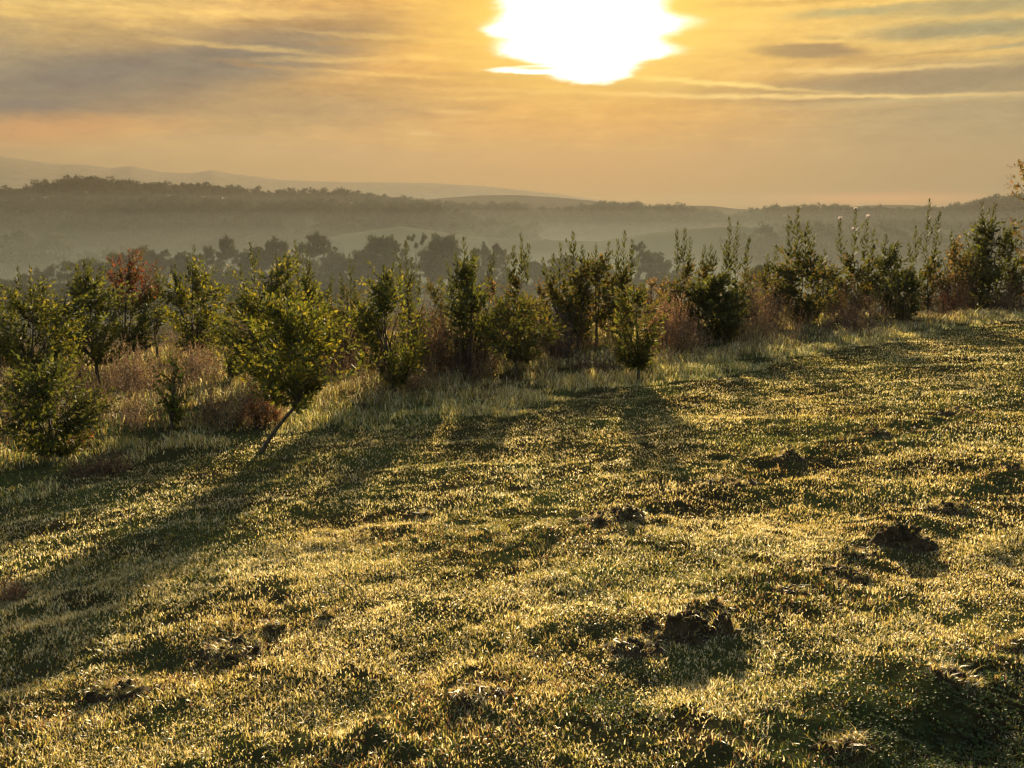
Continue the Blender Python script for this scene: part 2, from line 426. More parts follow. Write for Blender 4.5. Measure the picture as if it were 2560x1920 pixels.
def soilmat():
    m, t, out = newmat('soil')
    geo = t.nodes.new('ShaderNodeNewGeometry'); sep = t.nodes.new('ShaderNodeSeparateXYZ'); t.links.new(geo.outputs['Position'], sep.inputs[0])
    X, Y, Z = (E(sep.outputs[i]) for i in range(3))
    n1 = nz(X, Y, Z, 9, 6, 0.65); n2 = nz(X, Y, Z, 45, 5, 0.7)
    c = cmix(sstep(n1 + n2 * 0.5, -0.15, 0.2), (0.022, 0.015, 0.009, 1), (0.06, 0.042, 0.024, 1))
    c = cmix(clamp01(n2 * 3 - 0.35), c, (0.16, 0.12, 0.06, 1))
    p = t.nodes.new('ShaderNodeBsdfPrincipled'); t.links.new(c, p.inputs['Base Color']); p.inputs['Roughness'].default_value = 0.95
    p.inputs['Specular IOR Level'].default_value = 0.15
    bp = t.nodes.new('ShaderNodeBump'); bp.inputs['Strength'].default_value = 0.9; bp.inputs['Distance'].default_value = 0.015
    t.links.new((n1 + n2).s, bp.inputs['Height']); t.links.new(bp.outputs[0], p.inputs['Normal'])
    t.links.new(p.outputs[0], out.inputs[0])
    return m
M_SOIL = soilmat()

# ---------------------------------------------------------------- ground sheet
def build_ground():
    az = np.concatenate([np.linspace(-math.pi, R(-46), 30)[:-1], np.linspace(R(-46), R(-36), 40)[:-1], np.linspace(R(-36), R(36), 620)[:-1],
                         np.linspace(R(36), R(46), 40)[:-1], np.linspace(R(46), math.pi, 30)[:-1]])
    rr = list(np.linspace(0.4, 2.3, 14)[:-1]) + list(np.arange(2.3, 9, 0.035))
    r = rr[-1]
    while r < 28: r *= 1.0075; rr.append(r)
    while r < 3920: r *= 1.021; rr.append(r)
    rr = np.array(rr)
    AZ, RR = np.meshgrid(az, rr)
    X = RR * np.sin(AZ); Y = RR * np.cos(AZ)
    Zz = ground(X, Y)
    n, k = AZ.shape
    V = np.stack([X, Y, Zz], -1).reshape(-1, 3)
    V = np.vstack([V, [[0, 0, float(ground(np.array([0.01]), np.array([0.01]))[0])]]])
    i = np.arange(n - 1)[:, None] * k; j = np.arange(k)[None, :]; j2 = (j + 1) % k
    Q = np.stack([i + j, i + j2, i + k + j2, i + k + j], -1).reshape(-1, 4)
    Tt = np.stack([np.full(k, n * k), np.arange(k), (np.arange(k) + 1) % k], -1)
    Q = Q[:, ::-1]; Tt = Tt[:, ::-1]
    # what covers the far land: pale paddocks, dark forest floor; the mountains are paled for haze
    C = np.zeros((n, k, 3)); C[:] = (0.12, 0.11, 0.065)
    f = forest_mask(X, Y)
    azd = np.degrees(AZ) + 5 * vnoise(X, Y, 70, 33); pad = np.maximum(((azd > azel(800, 600)[0]) & (azd < azel(1260, 600)[0])) * 1.0, ((azd > azel(1440, 600)[0]) & (azd < azel(1900, 600)[0])) * 1.0)
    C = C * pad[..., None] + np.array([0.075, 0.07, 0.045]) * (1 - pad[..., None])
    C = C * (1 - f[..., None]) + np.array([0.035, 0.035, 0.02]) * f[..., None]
    C[RR > 1300] = (0.07, 0.065, 0.05); C[RR > 2100] = (0.42, 0.35, 0.24)  # farthest mountains: haze put into their colour so they stand out less
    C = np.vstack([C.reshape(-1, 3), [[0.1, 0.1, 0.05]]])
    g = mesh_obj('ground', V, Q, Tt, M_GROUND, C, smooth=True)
    tag(g, kind='structure')
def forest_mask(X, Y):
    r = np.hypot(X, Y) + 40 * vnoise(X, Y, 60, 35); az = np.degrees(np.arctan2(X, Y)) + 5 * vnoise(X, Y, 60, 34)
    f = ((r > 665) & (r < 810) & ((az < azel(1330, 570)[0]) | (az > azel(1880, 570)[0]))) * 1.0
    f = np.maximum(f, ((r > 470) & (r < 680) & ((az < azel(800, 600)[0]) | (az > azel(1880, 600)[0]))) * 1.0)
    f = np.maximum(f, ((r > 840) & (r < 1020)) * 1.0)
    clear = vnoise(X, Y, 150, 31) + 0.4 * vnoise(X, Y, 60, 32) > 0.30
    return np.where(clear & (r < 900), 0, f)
build_ground()

# ---------------------------------------------------------------- grass
BPX = [(-700, 1560), (-300, 1400), (0, 1285), (300, 1195), (500, 1150), (750, 1108), (925, 1095), (1270, 1040), (1450, 1010), (1620, 978), (1967, 908), (2250, 850), (2560, 800), (2900, 750)]
_b = sorted((math.atan2(*hit(*p)), math.hypot(*hit(*p))) for p in BPX)
B_AZ = np.array([b[0] for b in _b]); B_R = np.array([b[1] for b in _b])
def edge_r(az, x, y):
    return np.interp(az, B_AZ, B_R) + 1.3 * vnoise(x, y, 1.7, 41) + 0.6 * vnoise(x, y, 0.5, 42)

BROWN = np.array([0.17, 0.11, 0.065])
def blades(x, y, h, w, lean, curl, col, z=None):
    n = len(x)
    z = ground(x, y) - 0.006 if z is None else z
    yaw = RNG.uniform(0, 2 * np.pi, n); ld = RNG.uniform(0, 2 * np.pi, n)
    sx = np.cos(yaw) * w / 2; sy = np.sin(yaw) * w / 2
    lx = np.cos(ld) * lean * h; ly = np.sin(ld) * lean * h
    V = np.zeros((n, 5, 3), np.float32)
    V[:, 0] = np.stack([x - sx, y - sy, z], -1); V[:, 1] = np.stack([x + sx, y + sy, z], -1)
    mx, my, mz = x + lx * 0.35, y + ly * 0.35, z + h * 0.6
    V[:, 2] = np.stack([mx + sx * .8, my + sy * .8, mz], -1); V[:, 3] = np.stack([mx - sx * .8, my - sy * .8, mz], -1)
    V[:, 4] = np.stack([x + lx, y + ly, z + h * (1 - curl)], -1)
    b = np.arange(n)[:, None] * 5
    Q = b + np.array([[0, 1, 2, 3]]); T = b + np.array([[3, 2, 4]])
    C = np.repeat(col[:, None, :], 5, 1)
    return V.reshape(-1, 3), Q, T, C.reshape(-1, 3)

GREEN = np.array([0.14, 0.155, 0.035]); OLIVE = np.array([0.29, 0.26, 0.07]); STRAW = np.array([0.56, 0.47, 0.24])
FROST_GLINT = np.array([0.76, 0.71, 0.56]); RUSSET = np.array([0.20, 0.10, 0.05]); DKGREEN = np.array([0.035, 0.07, 0.018])  # palest tone: frosted blades, with the dew sparkle painted into their colour
def pick(n, cols, probs, x=None, y=None, jit=0.25):
    p = np.array(probs, float); 
    if p.ndim == 1: p = np.tile(p, (n, 1))
    p = np.clip(p, 0.001, None); p = p / p.sum(1, keepdims=True); c = np.cumsum(p, 1)
    u = RNG.random(n)[:, None]
    idx = np.clip((u > c).sum(1), 0, len(cols) - 1)
    out = np.array(cols)[idx] * (1 + RNG.uniform(-jit, jit, (n, 1)))
    return out

def sample_r(n, lo, hi, power):
    """radii with areal density ~ r^-power"""
    u = RNG.random(n)
    e = 2 - power
    if abs(e) < 1e-6: return lo * (hi / lo) ** u
    return (lo ** e + u * (hi ** e - lo ** e)) ** (1 / e)

CLOVER = [(_hit0(2430, 1790), 0.55), (_hit0(2150, 1880), 0.4), (_hit0(2540, 1900), 0.5), (_hit0(1560, 1800), 0.25)]
def clover_w(x, y):
    w = np.zeros(np.shape(x))
    for (c, rad) in CLOVER: w = np.maximum(w, np.exp(-(np.hypot(x - c[0], y - c[1]) / rad) ** 4))
    return w * np.clip(0.7 + 1.5 * vnoise(x, y, 0.3, 95), 0, 1)
def build_lawn():
    parts = []
    # near: even density; far: thinner and wider blades, so the cover stays the same
    for n, lo, hi, pw in ((450000, 2.2, 6.5, 0.7), (850000, 6.0, 42, 1.6), (6000, 0.8, 2.3, 0)):
        az = RNG.uniform(R(-43), R(43), n) if lo > 2 else RNG.uniform(R(-80), R(80), n)
        r = sample_r(n, lo, hi, pw)
        x = r * np.sin(az); y = r * np.cos(az)
        # clumping
        cl = vnoise(x, y, 0.10, 51) * np.clip(7 / r, 0.2, 1) + 0.6 * vnoise(x / 1.8, y, 0.28, 52)
        keep = (RNG.random(n) < np.clip(0.75 + cl * 1.6, 0.12, 1)) & (r < edge_r(az, x, y))
        x, y, r, az = x[keep], y[keep], r[keep], az[keep]; m = len(x)
        tn = torn(x, y); kk = RNG.random(m) > tn * 0.62; x, y, r, az, tn = x[kk], y[kk], r[kk], az[kk], tn[kk]; m = len(x)
        pa = vnoise(x, y, 1.3, 53) + 0.5 * vnoise(x, y, 0.4, 54)
        fr = vnoise(x, y, 0.8, 55) + 0.5 * vnoise(x, y, 0.2, 56)
        P = np.stack([0.36 + pa * 0.6, 0.34 + 0 * pa, 0.30 - pa * 0.6, 0.32 + fr * 0.6, 0.05 + tn * 0.5, 0.10 + pa * 0.4], -1)
        cv = clover_w(x, y); P[:, 5] += cv * 1.3; P[:, 0] += cv * 0.6
        col = pick(m, [GREEN, OLIVE, STRAW, FROST_GLINT, RUSSET, DKGREEN], P)
        k = np.clip(r / 6.0, 1.0, 4.0) ** 0.52
        hh = 0.028 * (1 + 0.6 * vnoise(x, y, 0.5, 57) + 0.5 * vnoise(x, y, 0.12, 58)) * RNG.uniform(0.5, 1.35, m) * (0.9 + 0.1 * k)
        ww = 0.0037 * RNG.uniform(0.7, 1.4, m) * k
        parts.append(blades(x, y, hh, ww, RNG.uniform(0.1, 1.1, m), RNG.uniform(0.0, 0.45, m), col))
    return parts
def join_parts(parts):
    o = 0; V = []; Q = []; T = []; C = []
    for v, q, t, c in parts:
        V.append(v); Q.append(q + o); T.append(t + o); C.append(c); o += len(v)
    return np.vstack(V), np.vstack(Q), np.vstack(T), np.vstack(C)
V, Q, T, C = join_parts(build_lawn())
tag(mesh_obj('lawn_grass', V, Q, T, M_GRASS, C), 'short dewy mown grass covering the lawn in the foreground', 'grass', kind='stuff')

def build_rough():
    parts = []
    n = 340000
    az = RNG.uniform(R(-43), R(43), n)
    rb = np.interp(az, B_AZ, B_R)
    r = rb * (45 / rb) ** (RNG.random(n) ** 1.5) - 0.4
    x = r * np.sin(az); y = r * np.cos(az)
    tuft = vnoise(x, y, 0.32, 61) + 0.7 * vnoise(x, y, 0.9, 62)
    keep = (r > edge_r(az, x, y)) & (RNG.random(n) < np.clip(0.6 + tuft * 1.8, 0.06, 1))
    x, y, r, az, tuft = x[keep], y[keep], r[keep], az[keep], tuft[keep]; m = len(x)
    into = np.clip((r - edge_r(az, x, y)) / 2.2, 0, 1)
    k = np.clip(r / 8.0, 1.0, 4.0) ** 0.8
    hh = (0.04 + 0.10 * into) * (1 + 1.3 * tuft) * RNG.uniform(0.45, 1.5, m)
    hh = np.clip(hh, 0.02, 0.4)
    ww = 0.0045 * RNG.uniform(0.7, 1.4, m) * k
    pa = vnoise(x, y, 1.7, 63)
    P = np.stack([0.34 + pa * 0.7, 0.34 + 0 * pa, 0.30 - pa * 0.4, 0.18 + 0 * pa, 0.08 - pa * 0.3], -1)
    G2 = np.array([0.07, 0.11, 0.04])
    P = np.column_stack([P, np.clip((r - rb[keep] - 0.8) / 3.0, 0, 1) * 0.9])
    col = pick(m, [G2, OLIVE, STRAW, FROST_GLINT, RUSSET, BROWN], P)
    parts.append(blades(x, y, hh, ww, RNG.uniform(0.1, 1.0, m), RNG.uniform(0.0, 0.4, m), col))
    return parts
V, Q, T, C = join_parts(build_rough())
tag(mesh_obj('rough_grass', V, Q, T, M_ROUGH, C), 'long pale unmown grass under and around the young trees', 'grass', kind='stuff')

# ---------------------------------------------------------------- plants
class Plant:
    """collects twigs (tubes) and leaves"""
    def __init__(s):
        s.tv = []; s.tq = []; s.to = 0
        s.base = []; s.dir = []; s.side = []; s.len = []; s.col = []; s.wid = []
    def tube(s, pts, r0, r1, sides=5):
        pts = [Vector(p) for p in pts]; n = len(pts)
        ring = []
        for i, p in enumerate(pts):
            d = (pts[min(i + 1, n - 1)] - pts[max(i - 1, 0)]).normalized()
            a = d.orthogonal().normalized(); b = d.cross(a)
            rr = r0 + (r1 - r0) * i / (n - 1)
            for k in range(sides):
                t = 2 * math.pi * k / sides
                s.tv.append(p + a * (math.cos(t) * rr) + b * (math.sin(t) * rr))
        for i in range(n - 1):
            for k in range(sides):
                k2 = (k + 1) % sides
                s.tq.append((s.to + i * sides + k, s.to + i * sides + k2, s.to + (i + 1) * sides + k2, s.to + (i + 1) * sides + k))
        s.to += n * sides
    def leaf(s, p, d, side, ln, wd, col):
        s.base.append(p); s.dir.append(d); s.side.append(side); s.len.append(ln); s.wid.append(wd); s.col.append(col)
    def leaves_on(s, pts, ln, gap, cols, up=0.7, start=0.25, wr=0.46, taper=0.45, curl=0.0):
        """leaves up a shoot, alternately placed, angled toward the tip"""
        pts = [Vector(p) for p in pts]
        seg = [(pts[i + 1] - pts[i]).length for i in range(len(pts) - 1)]; tot = sum(seg)
        d = tot * start; ang = rnd.uniform(0, 6.28)
        while d < tot:
            q = d; i = 0
            while i < len(seg) - 1 and q > seg[i]: q -= seg[i]; i += 1
            f = q / max(seg[i], 1e-6); p = pts[i].lerp(pts[i + 1], min(f, 1)); t = (pts[i + 1] - pts[i]).normalized()
            a = t.orthogonal().normalized(); b = t.cross(a)
            o = a * math.cos(ang) + b * math.sin(ang)
            frac = d / tot
            l = ln * (1 - taper * frac ** 2) * rnd.uniform(0.65, 1.15)
            dr = (t * (up + 0.5 * frac ** 2) + o + Vector((0, 0, 0.15))).normalized()
            sd = dr.cross(t).normalized() if dr.cross(t).length > 1e-3 else a
            sd = (sd + t * rnd.uniform(-0.5, 0.5)).normalized()
            c = rnd.choice(cols); j = rnd.uniform(0.7, 1.3)
            s.leaf(p, dr, sd, l, l * wr * rnd.uniform(0.8, 1.2), (c[0] * j, c[1] * j, c[2] * j))
            d += gap * rnd.uniform(0.7, 1.3) * (1 - 0.3 * frac); ang += 2.4 + rnd.uniform(-0.4, 0.4)
        c = rnd.choice(cols)
        s.leaf(pts[-1], (pts[-1] - pts[-2]).normalized(), Vector((rnd.uniform(-1, 1), rnd.uniform(-1, 1), 0)).normalized(), ln * 0.6, ln * 0.2, c)
    def leaf_mesh(s):
        B = np.array([tuple(v) for v in s.base]); D = np.array([tuple(v) for v in s.dir]); S = np.array([tuple(v) for v in s.side])
        Ln = np.array(s.len)[:, None]; W = np.array(s.wid)[:, None]; C = np.array(s.col)
        N = np.cross(D, S); n = len(B)
        droop = RNG.uniform(0.0, 0.22, (n, 1))
        V = np.zeros((n, 6, 3), np.float32)
        V[:, 0] = B
        V[:, 1] = B + D * Ln * .38 + S * W * .5 + N * W * .18; V[:, 2] = B + D * Ln * .75 + S * W * .38 + N * (W * .12 - Ln * droop * .5)
        V[:, 3] = B + D * Ln - N * Ln * droop
        V[:, 4] = B + D * Ln * .75 - S * W * .38 + N * (W * .12 - Ln * droop * .5); V[:, 5] = B + D * Ln * .38 - S * W * .5 + N * W * .18
        b = np.arange(n)[:, None] * 6
        Q = np.vstack([b + np.array([[0, 1, 2, 3]]), b + np.array([[0, 3, 4, 5]])])
        return V.reshape(-1, 3), Q, np.repeat(C[:, None, :], 6, 1).reshape(-1, 3)
    def finish(s, name, label, cat, group, origin, leafmat, trunk='trunk', crown='crown', bark=None):
        root = empty(name, origin); tag(root, label, cat, group)
        O = np.array(tuple(origin))
        if s.tv:
            mesh_obj(trunk, np.array([tuple(v) for v in s.tv]) - O, s.tq, None, bark or M_BARK, parent=root, smooth=True)
        if s.base:
            V, Q, C = s.leaf_mesh(); mesh_obj(crown, V - O, Q, None, leafmat, C, parent=root)
        return root

def bend(a, b, amt, n=4):
    a = Vector(a); b = Vector(b); L = (b - a).length
    off = Vector((rnd.uniform(-1, 1), rnd.uniform(-1, 1), rnd.uniform(-0.3, 0.6))) * (amt * L)
    return [a.lerp(b, i / n) + off * math.sin(math.pi * i / n) for i in range(n + 1)]

LG = [(0.085, 0.095, 0.018), (0.06, 0.078, 0.016), (0.12, 0.12, 0.022), (0.05, 0.06, 0.014)]
LD = [(0.045, 0.052, 0.016), (0.06, 0.065, 0.018), (0.036, 0.042, 0.014)]
LY = LG + [(0.20, 0.17, 0.02), (0.13, 0.14, 0.02)]
LO = [(0.07, 0.075, 0.016), (0.09, 0.08, 0.02), (0.05, 0.055, 0.014), (0.11, 0.075, 0.025)]
LR = [(0.11, 0.03, 0.02), (0.14, 0.045, 0.025), (0.08, 0.03, 0.018), (0.08, 0.075, 0.02), (0.09, 0.06, 0.02)]
LB = [(0.14, 0.09, 0.05), (0.10, 0.06, 0.035), (0.20, 0.14, 0.075), (0.075, 0.05, 0.032)]
LP = [(0.23, 0.155, 0.09), (0.15, 0.095, 0.058), (0.32, 0.23, 0.13), (0.10, 0.065, 0.042)]

TREES_GROUP = 'young leafy trees planted along the edge of the lawn'
def young_tree(label, bx, by, topy, hw, cols=LG, n=60, clear=0.16, spires=(), ls=0.085, dense=1.0, cx=None, fork=None, topcols=None, wide_at=0.45, bottom=None, flowers=(), group=TREES_GROUP, name='young_tree'):
    """(bx, by): the pixel of its foot, topy: top of the leafy mass, hw: half width in photo pixels"""
    n = int(n * (1.75 if bx < 900 else 1.35)); hw = hw * 1.46; ls = ls * (1.16 if bx < 900 else 1.32)
    x0, y0 = hit(bx, by); base = Vector((x0, y0, gz(x0, y0) - 0.03))
    s = y0 / FPX * 1.0
    px2m = y0 / (FPX * math.cos(PITCH)) * 1.0
    top = Vector(at_depth(cx if cx is not None else bx, topy, y0))
    H = top.z - base.z; W = hw * px2m
    ls *= min(1.45, max(1.0, y0 / 13.0))
    P = Plant()
    cxm = top.x
    fk = Vector(at_depth(fork[0], fork[1], y0)) if fork else base + Vector((0, 0, max(0.12, clear * H * 0.9)))
    zb = base.z + clear * H if bottom is None else at_depth(bx, bottom, y0)[2]
    rad = 0.012 + 0.010 * H
    if fork: rad *= 0.72
    P.tube(bend(base, fk, 0.04, 4), rad * 1.25, rad * 0.85, 7)
    limbs = []
    for i in range(7):
        a = i * 0.9 + rnd.uniform(0, .6); q = rnd.uniform(0.25, 0.6)
        e = Vector((cxm + math.cos(a) * W * q, y0 + math.sin(a) * W * q, base.z + H * rnd.uniform(0.5, 0.75)))
        pl = bend(fk, e, 0.10, 5); limbs.append(pl); P.tube(pl, rad * 0.6, rad * 0.2, 5)
    pl = bend(fk, Vector((cxm, y0, base.z + H * 0.9)), 0.05, 6); limbs.append(pl); P.tube(pl, rad * 0.7, rad * 0.18, 5)
    lp = [p for l in limbs for p in l]
    def pr_(f): return (max(f, 0.02) / wide_at) ** 0.4 if f < wide_at else (1 - ((min(f, 1) - wide_at) / (1 - wide_at)) ** 1.5 * 0.8)
    lobes = []
    nlob = 6 + int(n / 22)
    for k in range(nlob):
        f = (k + rnd.random()) / nlob * 0.9 + 0.05; a = k * 2.4 + rnd.uniform(-.5, .5); q = pr_(f) * W
        lobes.append((math.cos(a) * q * 0.74, math.sin(a) * q * 0.74, f, q * rnd.uniform(0.26, 0.48) + 0.04, rnd.uniform(0.09, 0.17)))
    for i in range(n):
        lx, ly, f, lw, lh = rnd.choice(lobes)
        g1, g2, g3 = rnd.gauss(0, .55), rnd.gauss(0, .55), rnd.gauss(0, .6)
        ox, oy = lx + g1 * lw, ly + g2 * lw
        sfr = min(max(f + g3 * lh, 0.02), 1.0)
        z = zb + (top.z - zb) * min(sfr + (rnd.expovariate(14) if rnd.random() < .25 else 0), 1.06)
        xo = (base.x + (cxm - base.x) * min(1, (z - base.z) / (0.5 * H)))
        rr = math.hypot(ox, oy); a = math.atan2(oy, ox)
        tip = Vector((xo + ox, y0 + oy, z))
        st = Vector((xo + math.cos(a) * rr * 0.5, y0 + math.sin(a) * rr * 0.5, max(z - H * rnd.uniform(0.07, 0.2), min(fk.z, z - 0.05))))
        q = min(lp, key=lambda p: (p - st).length_squared + (4 if p.z > st.z + 0.05 else 0))
        pts = [q] + bend(st, tip, 0.08, 3)
        P.tube(pts, rad * 0.22, 0.0018, 3)
        cc = cols
        if topcols and z > base.z + H * rnd.uniform(0.66, 0.82) : cc = topcols
        P.leaves_on(pts, ls, ls * 0.40 / dense, cc, start=0.2, up=0.35)
        if rnd.random() < 0.6:
            m = pts[2]; e2 = m + Vector((math.cos(a + rnd.uniform(-1.5, 1.5)), math.sin(a + 1), rnd.uniform(0.2, 1.2))).normalized() * H * 0.12
            P.leaves_on([m, m.lerp(e2, .5), e2], ls, ls * 0.42 / dense, cc, start=0.1, up=0.4)
    for (sx, sy, *o) in spires:
        wob = o[0] if o else 1.0
        tp = Vector(at_depth(sx, sy, y0 + rnd.uniform(-0.1, 0.1) * W))
        bt = Vector((tp.x + (cxm - tp.x) * 0.25, y0, min(top.z - 0.12 * H, tp.z - 0.28 * H)))
        pts = bend(bt, tp, 0.03, 5)
        P.tube(pts, rad * 0.25, 0.0018, 4)
        P.leaves_on(pts, ls * 1.0 * wob, ls * 0.24, LD if not topcols else cols, up=0.85, start=0.05, taper=0.35, wr=0.34)
        for k in range(2):
            f = rnd.uniform(0.15, 0.5); m = pts[int(f * 5)]
            e2 = m + Vector((rnd.choice((-1, 1)) * rnd.uniform(0.25, 0.5), rnd.uniform(-.3, .3), 1)).normalized() * (tp - bt).length * rnd.uniform(0.3, 0.5)
            P.leaves_on(bend(m, e2, 0.05, 3), ls * 0.8 * wob, ls * 0.32, LD, up=0.8, start=0.05)
    root = P.finish(name, label, 'tree', group, base, M_LEAF)
    for (fx, fy) in flowers:
        c = Vector(at_depth(fx, fy, y0)); F = Plant()
        for k in range(9):
            a = k * 2.4; d = Vector((math.cos(a), math.sin(a), 0.5 + 0.15 * k)).normalized()
            F.leaf(c, d, d.cross(Vector((0, 0, 1))).normalized(), 0.085, 0.05, (1, 1, 1))
        Vv, Qq, _ = F.leaf_mesh()
        mesh_obj('flower', Vv - np.array(tuple(base)), Qq, None, M_PETAL, parent=root)
    return root

T_ = young_tree
# front row, left to right
T_('wide dark green tree at the left edge with its short stem beside an orange-leaved twig', 130, 1155, 890, 118, LG + LD, 105, 0.12, ls=0.075, wide_at=0.55, cx=110)
T_('tall yellow-flecked tree with a bushy top knot standing over the wide dark one', 75, 1010, 705, 100, LY, 110, 0.25, ((45, 672), (75, 668), (108, 690)), ls=0.07, wide_at=0.45)
T_('green tree left of the red-topped one, bushy and rounded, with a thin bare lower stem', 247, 965, 668, 88, LG, 80, 0.25, ((190, 668), (210, 655)), cx=205)
T_('round green tree with a bright red patch of autumn leaves on its top', 318, 930, 640, 66, LG, 85, 0.25, topcols=LR, ls=0.07)
T_('very thin dark sapling standing just right of the red-topped tree', 392, 900, 690, 16, LD, 14, 0.3, ((390, 662), (384, 690)), ls=0.06)
T_('broad green tree whose tall tuft rises right of the red-topped tree', 480, 905, 665, 76, LY, 85, 0.2, ((485, 618), (470, 640), (500, 640), (437, 665), (430, 672)), cx=478)
T_('small bright green sapling low in front of the weeds, left of the leaning tree', 432, 1085, 890, 30, LG + [(0.12, 0.17, 0.02)], 22, 0.15, ls=0.07)
T_('tree with a thick bare trunk leaning hard to the right', 650, 1142, 735, 122, LY, 95, 0.4, cx=715, fork=(745, 1010), bottom=985, ls=0.075)
T_('largest green tree with several thin spires, standing directly behind the leaning tree', 655, 1010, 655, 108, LY, 150, 0.2, ((625, 612), (690, 640), (600, 665), (722, 640)), cx=670, ls=0.075)
T_('green tree with two separate needle-thin spires, right behind the leaning one', 765, 940, 690, 72, LG, 80, 0.2, ((737, 605), (765, 632), (774, 650), (830, 690)), ls=0.07)
T_('narrow dark tree with a bare forked top between two wider green ones', 868, 920, 720, 54, LO, 60, 0.25, ((873, 640), (852, 685), (888, 700)), ls=0.065)
T_('green tree with a knobbly square top and its foot in golden grass', 985, 998, 668, 78, LY, 115, 0.14, ((985, 655), (960, 668)), cx=965, ls=0.075)
T_('dark pointed tree with one tall and two short feathery spires left of the thicket', 1025, 945, 730, 38, LD + LO, 40, 0.2, ((1015, 608), (1030, 650), (1050, 690), (1000, 668)), ls=0.07)
T_('dense dark green pyramid-shaped tree over brown weeds, left of the vase-shaped tree', 1165, 935, 655, 66, LG + LD, 120, 0.12, ((1160, 600), (1185, 630), (1140, 640), (1232, 640), (1120, 665)), cx=1175, ls=0.085, wide_at=0.45)
T_('vase-shaped olive tree with a clean thin stem forking in a low Y', 1290, 945, 745, 76, LO + LG, 95, 0.28, cx=1290, ls=0.075, wide_at=0.5)
T_('open tree with tall leafy spires standing behind the vase-shaped tree', 1300, 890, 690, 54, LO, 45, 0.3, ((1303, 590), (1284, 622), (1323, 620), (1268, 652)), ls=0.08)
T_('tree with a paired dense spire, immediately right of the vase-shaped one', 1400, 880, 690, 46, LO, 55, 0.25, ((1402, 616), (1384, 640), (1358, 652)), ls=0.08)
T_('tall olive tree topped by one thick bottlebrush spire', 1445, 885, 660, 42, LO, 60, 0.2, ((1433, 586), (1415, 640), (1455, 620)), ls=0.085)
T_('many-stemmed open tree whose bare stems fan out of golden grass', 1490, 866, 640, 58, LO, 55, 0.3, ((1490, 616), (1522, 612), (1470, 640)), ls=0.085)
T_('tree with three equal slender spires standing like a trident', 1562, 870, 680, 44, LO, 45, 0.25, ((1562, 584), (1545, 606), (1580, 608)), ls=0.08)
T_('small olive tree with a thin dark stem and a drooping low left branch', 1595, 955, 725, 58, LO + LG, 85, 0.22, ((1612, 705),), cx=1590, ls=0.075, wide_at=0.6)
T_('brownish tree with two close spires rising behind the dense round bush', 1705, 850, 660, 44, LO + LB[:1], 50, 0.2, ((1692, 578), (1712, 577), (1726, 600)), ls=0.08)
T_('dense round dark bush reaching to the ground, widest near its foot', 1782, 852, 690, 76, LD + LG[:1], 190, 0.03, ls=0.08, dense=1.2, wide_at=0.38)
T_('young tree with a small tuft rising out of the top of the dense round bush', 1768, 830, 660, 44, LO, 35, 0.3, ((1762, 618), (1778, 616), (1788, 632)), ls=0.085)
T_('slender sparse tree with two twisted spires above a bare stem, right of the dense bush', 1842, 830, 700, 34, LD, 26, 0.4, ((1824, 552), (1845, 562), (1872, 600), (1815, 608)), ls=0.095)
T_('small dark sapling between the slender twisted tree and the large one on its right', 1925, 820, 670, 32, LO, 26, 0.25, ((1920, 640), (1940, 620)), ls=0.09)
T_('large dark tree with five ragged upright shoots, tallest left of the flowering one', 2000, 815, 625, 74, LD + LO, 105, 0.12, ((1996, 524), (1970, 570), (2020, 560), (2035, 590), (2065, 625)), cx=2010, ls=0.10)
T_('tree carrying a few pale pink flowers on its upright shoots', 2148, 790, 640, 62, LD + LO, 70, 0.2, ((2140, 525), (2100, 550), (2172, 545), (2185, 580)), ls=0.095, flowers=((2139, 524), (2100, 548), (2170, 543), (2134, 575)))
T_('bushy dark tree with a rounded crest close on the right of the flowering one', 2218, 785, 610, 42, LD, 60, 0.2, ((2215, 592), (2235, 620)), ls=0.095)
T_('small dark bushy tree nearest the lawn on the right, its foot lit by golden grass', 2256, 808, 665, 40, LD, 75, 0.1, ls=0.085)
T_('slim tree with one very tall needle spire and a shorter twin on its right', 2320, 775, 640, 44, LD + LO, 50, 0.2, ((2325, 502), (2350, 536), (2290, 572), (2272, 612)), ls=0.095)
T_('rusty red-brown leaved tree behind the dark ones near the right edge', 2385, 770, 590, 42, LB + LO, 65, 0.15, ((2380, 576),), ls=0.075)
T_('large dark conical tree near the right edge with a separate leader on its left', 2468, 765, 560, 74, LD + LG[:1], 150, 0.1, ((2455, 508), (2488, 512), (2480, 540), (2415, 590), (2518, 580)), cx=2485, ls=0.10, wide_at=0.35)
T_('dark brown bushy tree cut by the right edge of the view', 2560, 762, 630, 44, LB + LD, 60, 0.1, ls=0.08)
# second row, seen through the gaps
G2 = 'trees of the second row behind'
T_('plain green tree at the left edge, behind the yellow-flecked one', 5, 950, 720, 50, LG, 50, 0.2, ls=0.07, group=G2)
T_('low green tree filling the gap left of the round tree with the thin bare stem', 150, 905, 770, 40, LG, 40, 0.2, ls=0.06, group=G2)
T_('dark green tree seen between the tufted tree and the large multi-spired one', 560, 880, 760, 52, LO, 45, 0.2, ((545, 730), (575, 735)), ls=0.065, group=G2)
T_('brownish tree behind, left of the one with the knobbly square top', 900, 880, 780, 36, LO + LB, 36, 0.2, ls=0.06, group=G2)
T_('grey-brown bare-looking tree inside the gap left of the many-stemmed tree', 1350, 850, 700, 30, LB + LO, 30, 0.2, ls=0.06, group=G2)
T_('low rusty tree in the dip right of the trident tree', 1632, 830, 690, 34, LB, 40, 0.15, ls=0.06, group=G2)
T_('dim olive tree low behind the slender twisted tree', 1880, 800, 670, 28, LO + LB, 30, 0.2, ls=0.07, group=G2)
T_('olive tree showing between the flowering tree and the large ragged one', 2085, 790, 670, 30, LO + LB, 34, 0.2, ls=0.07, group=G2)

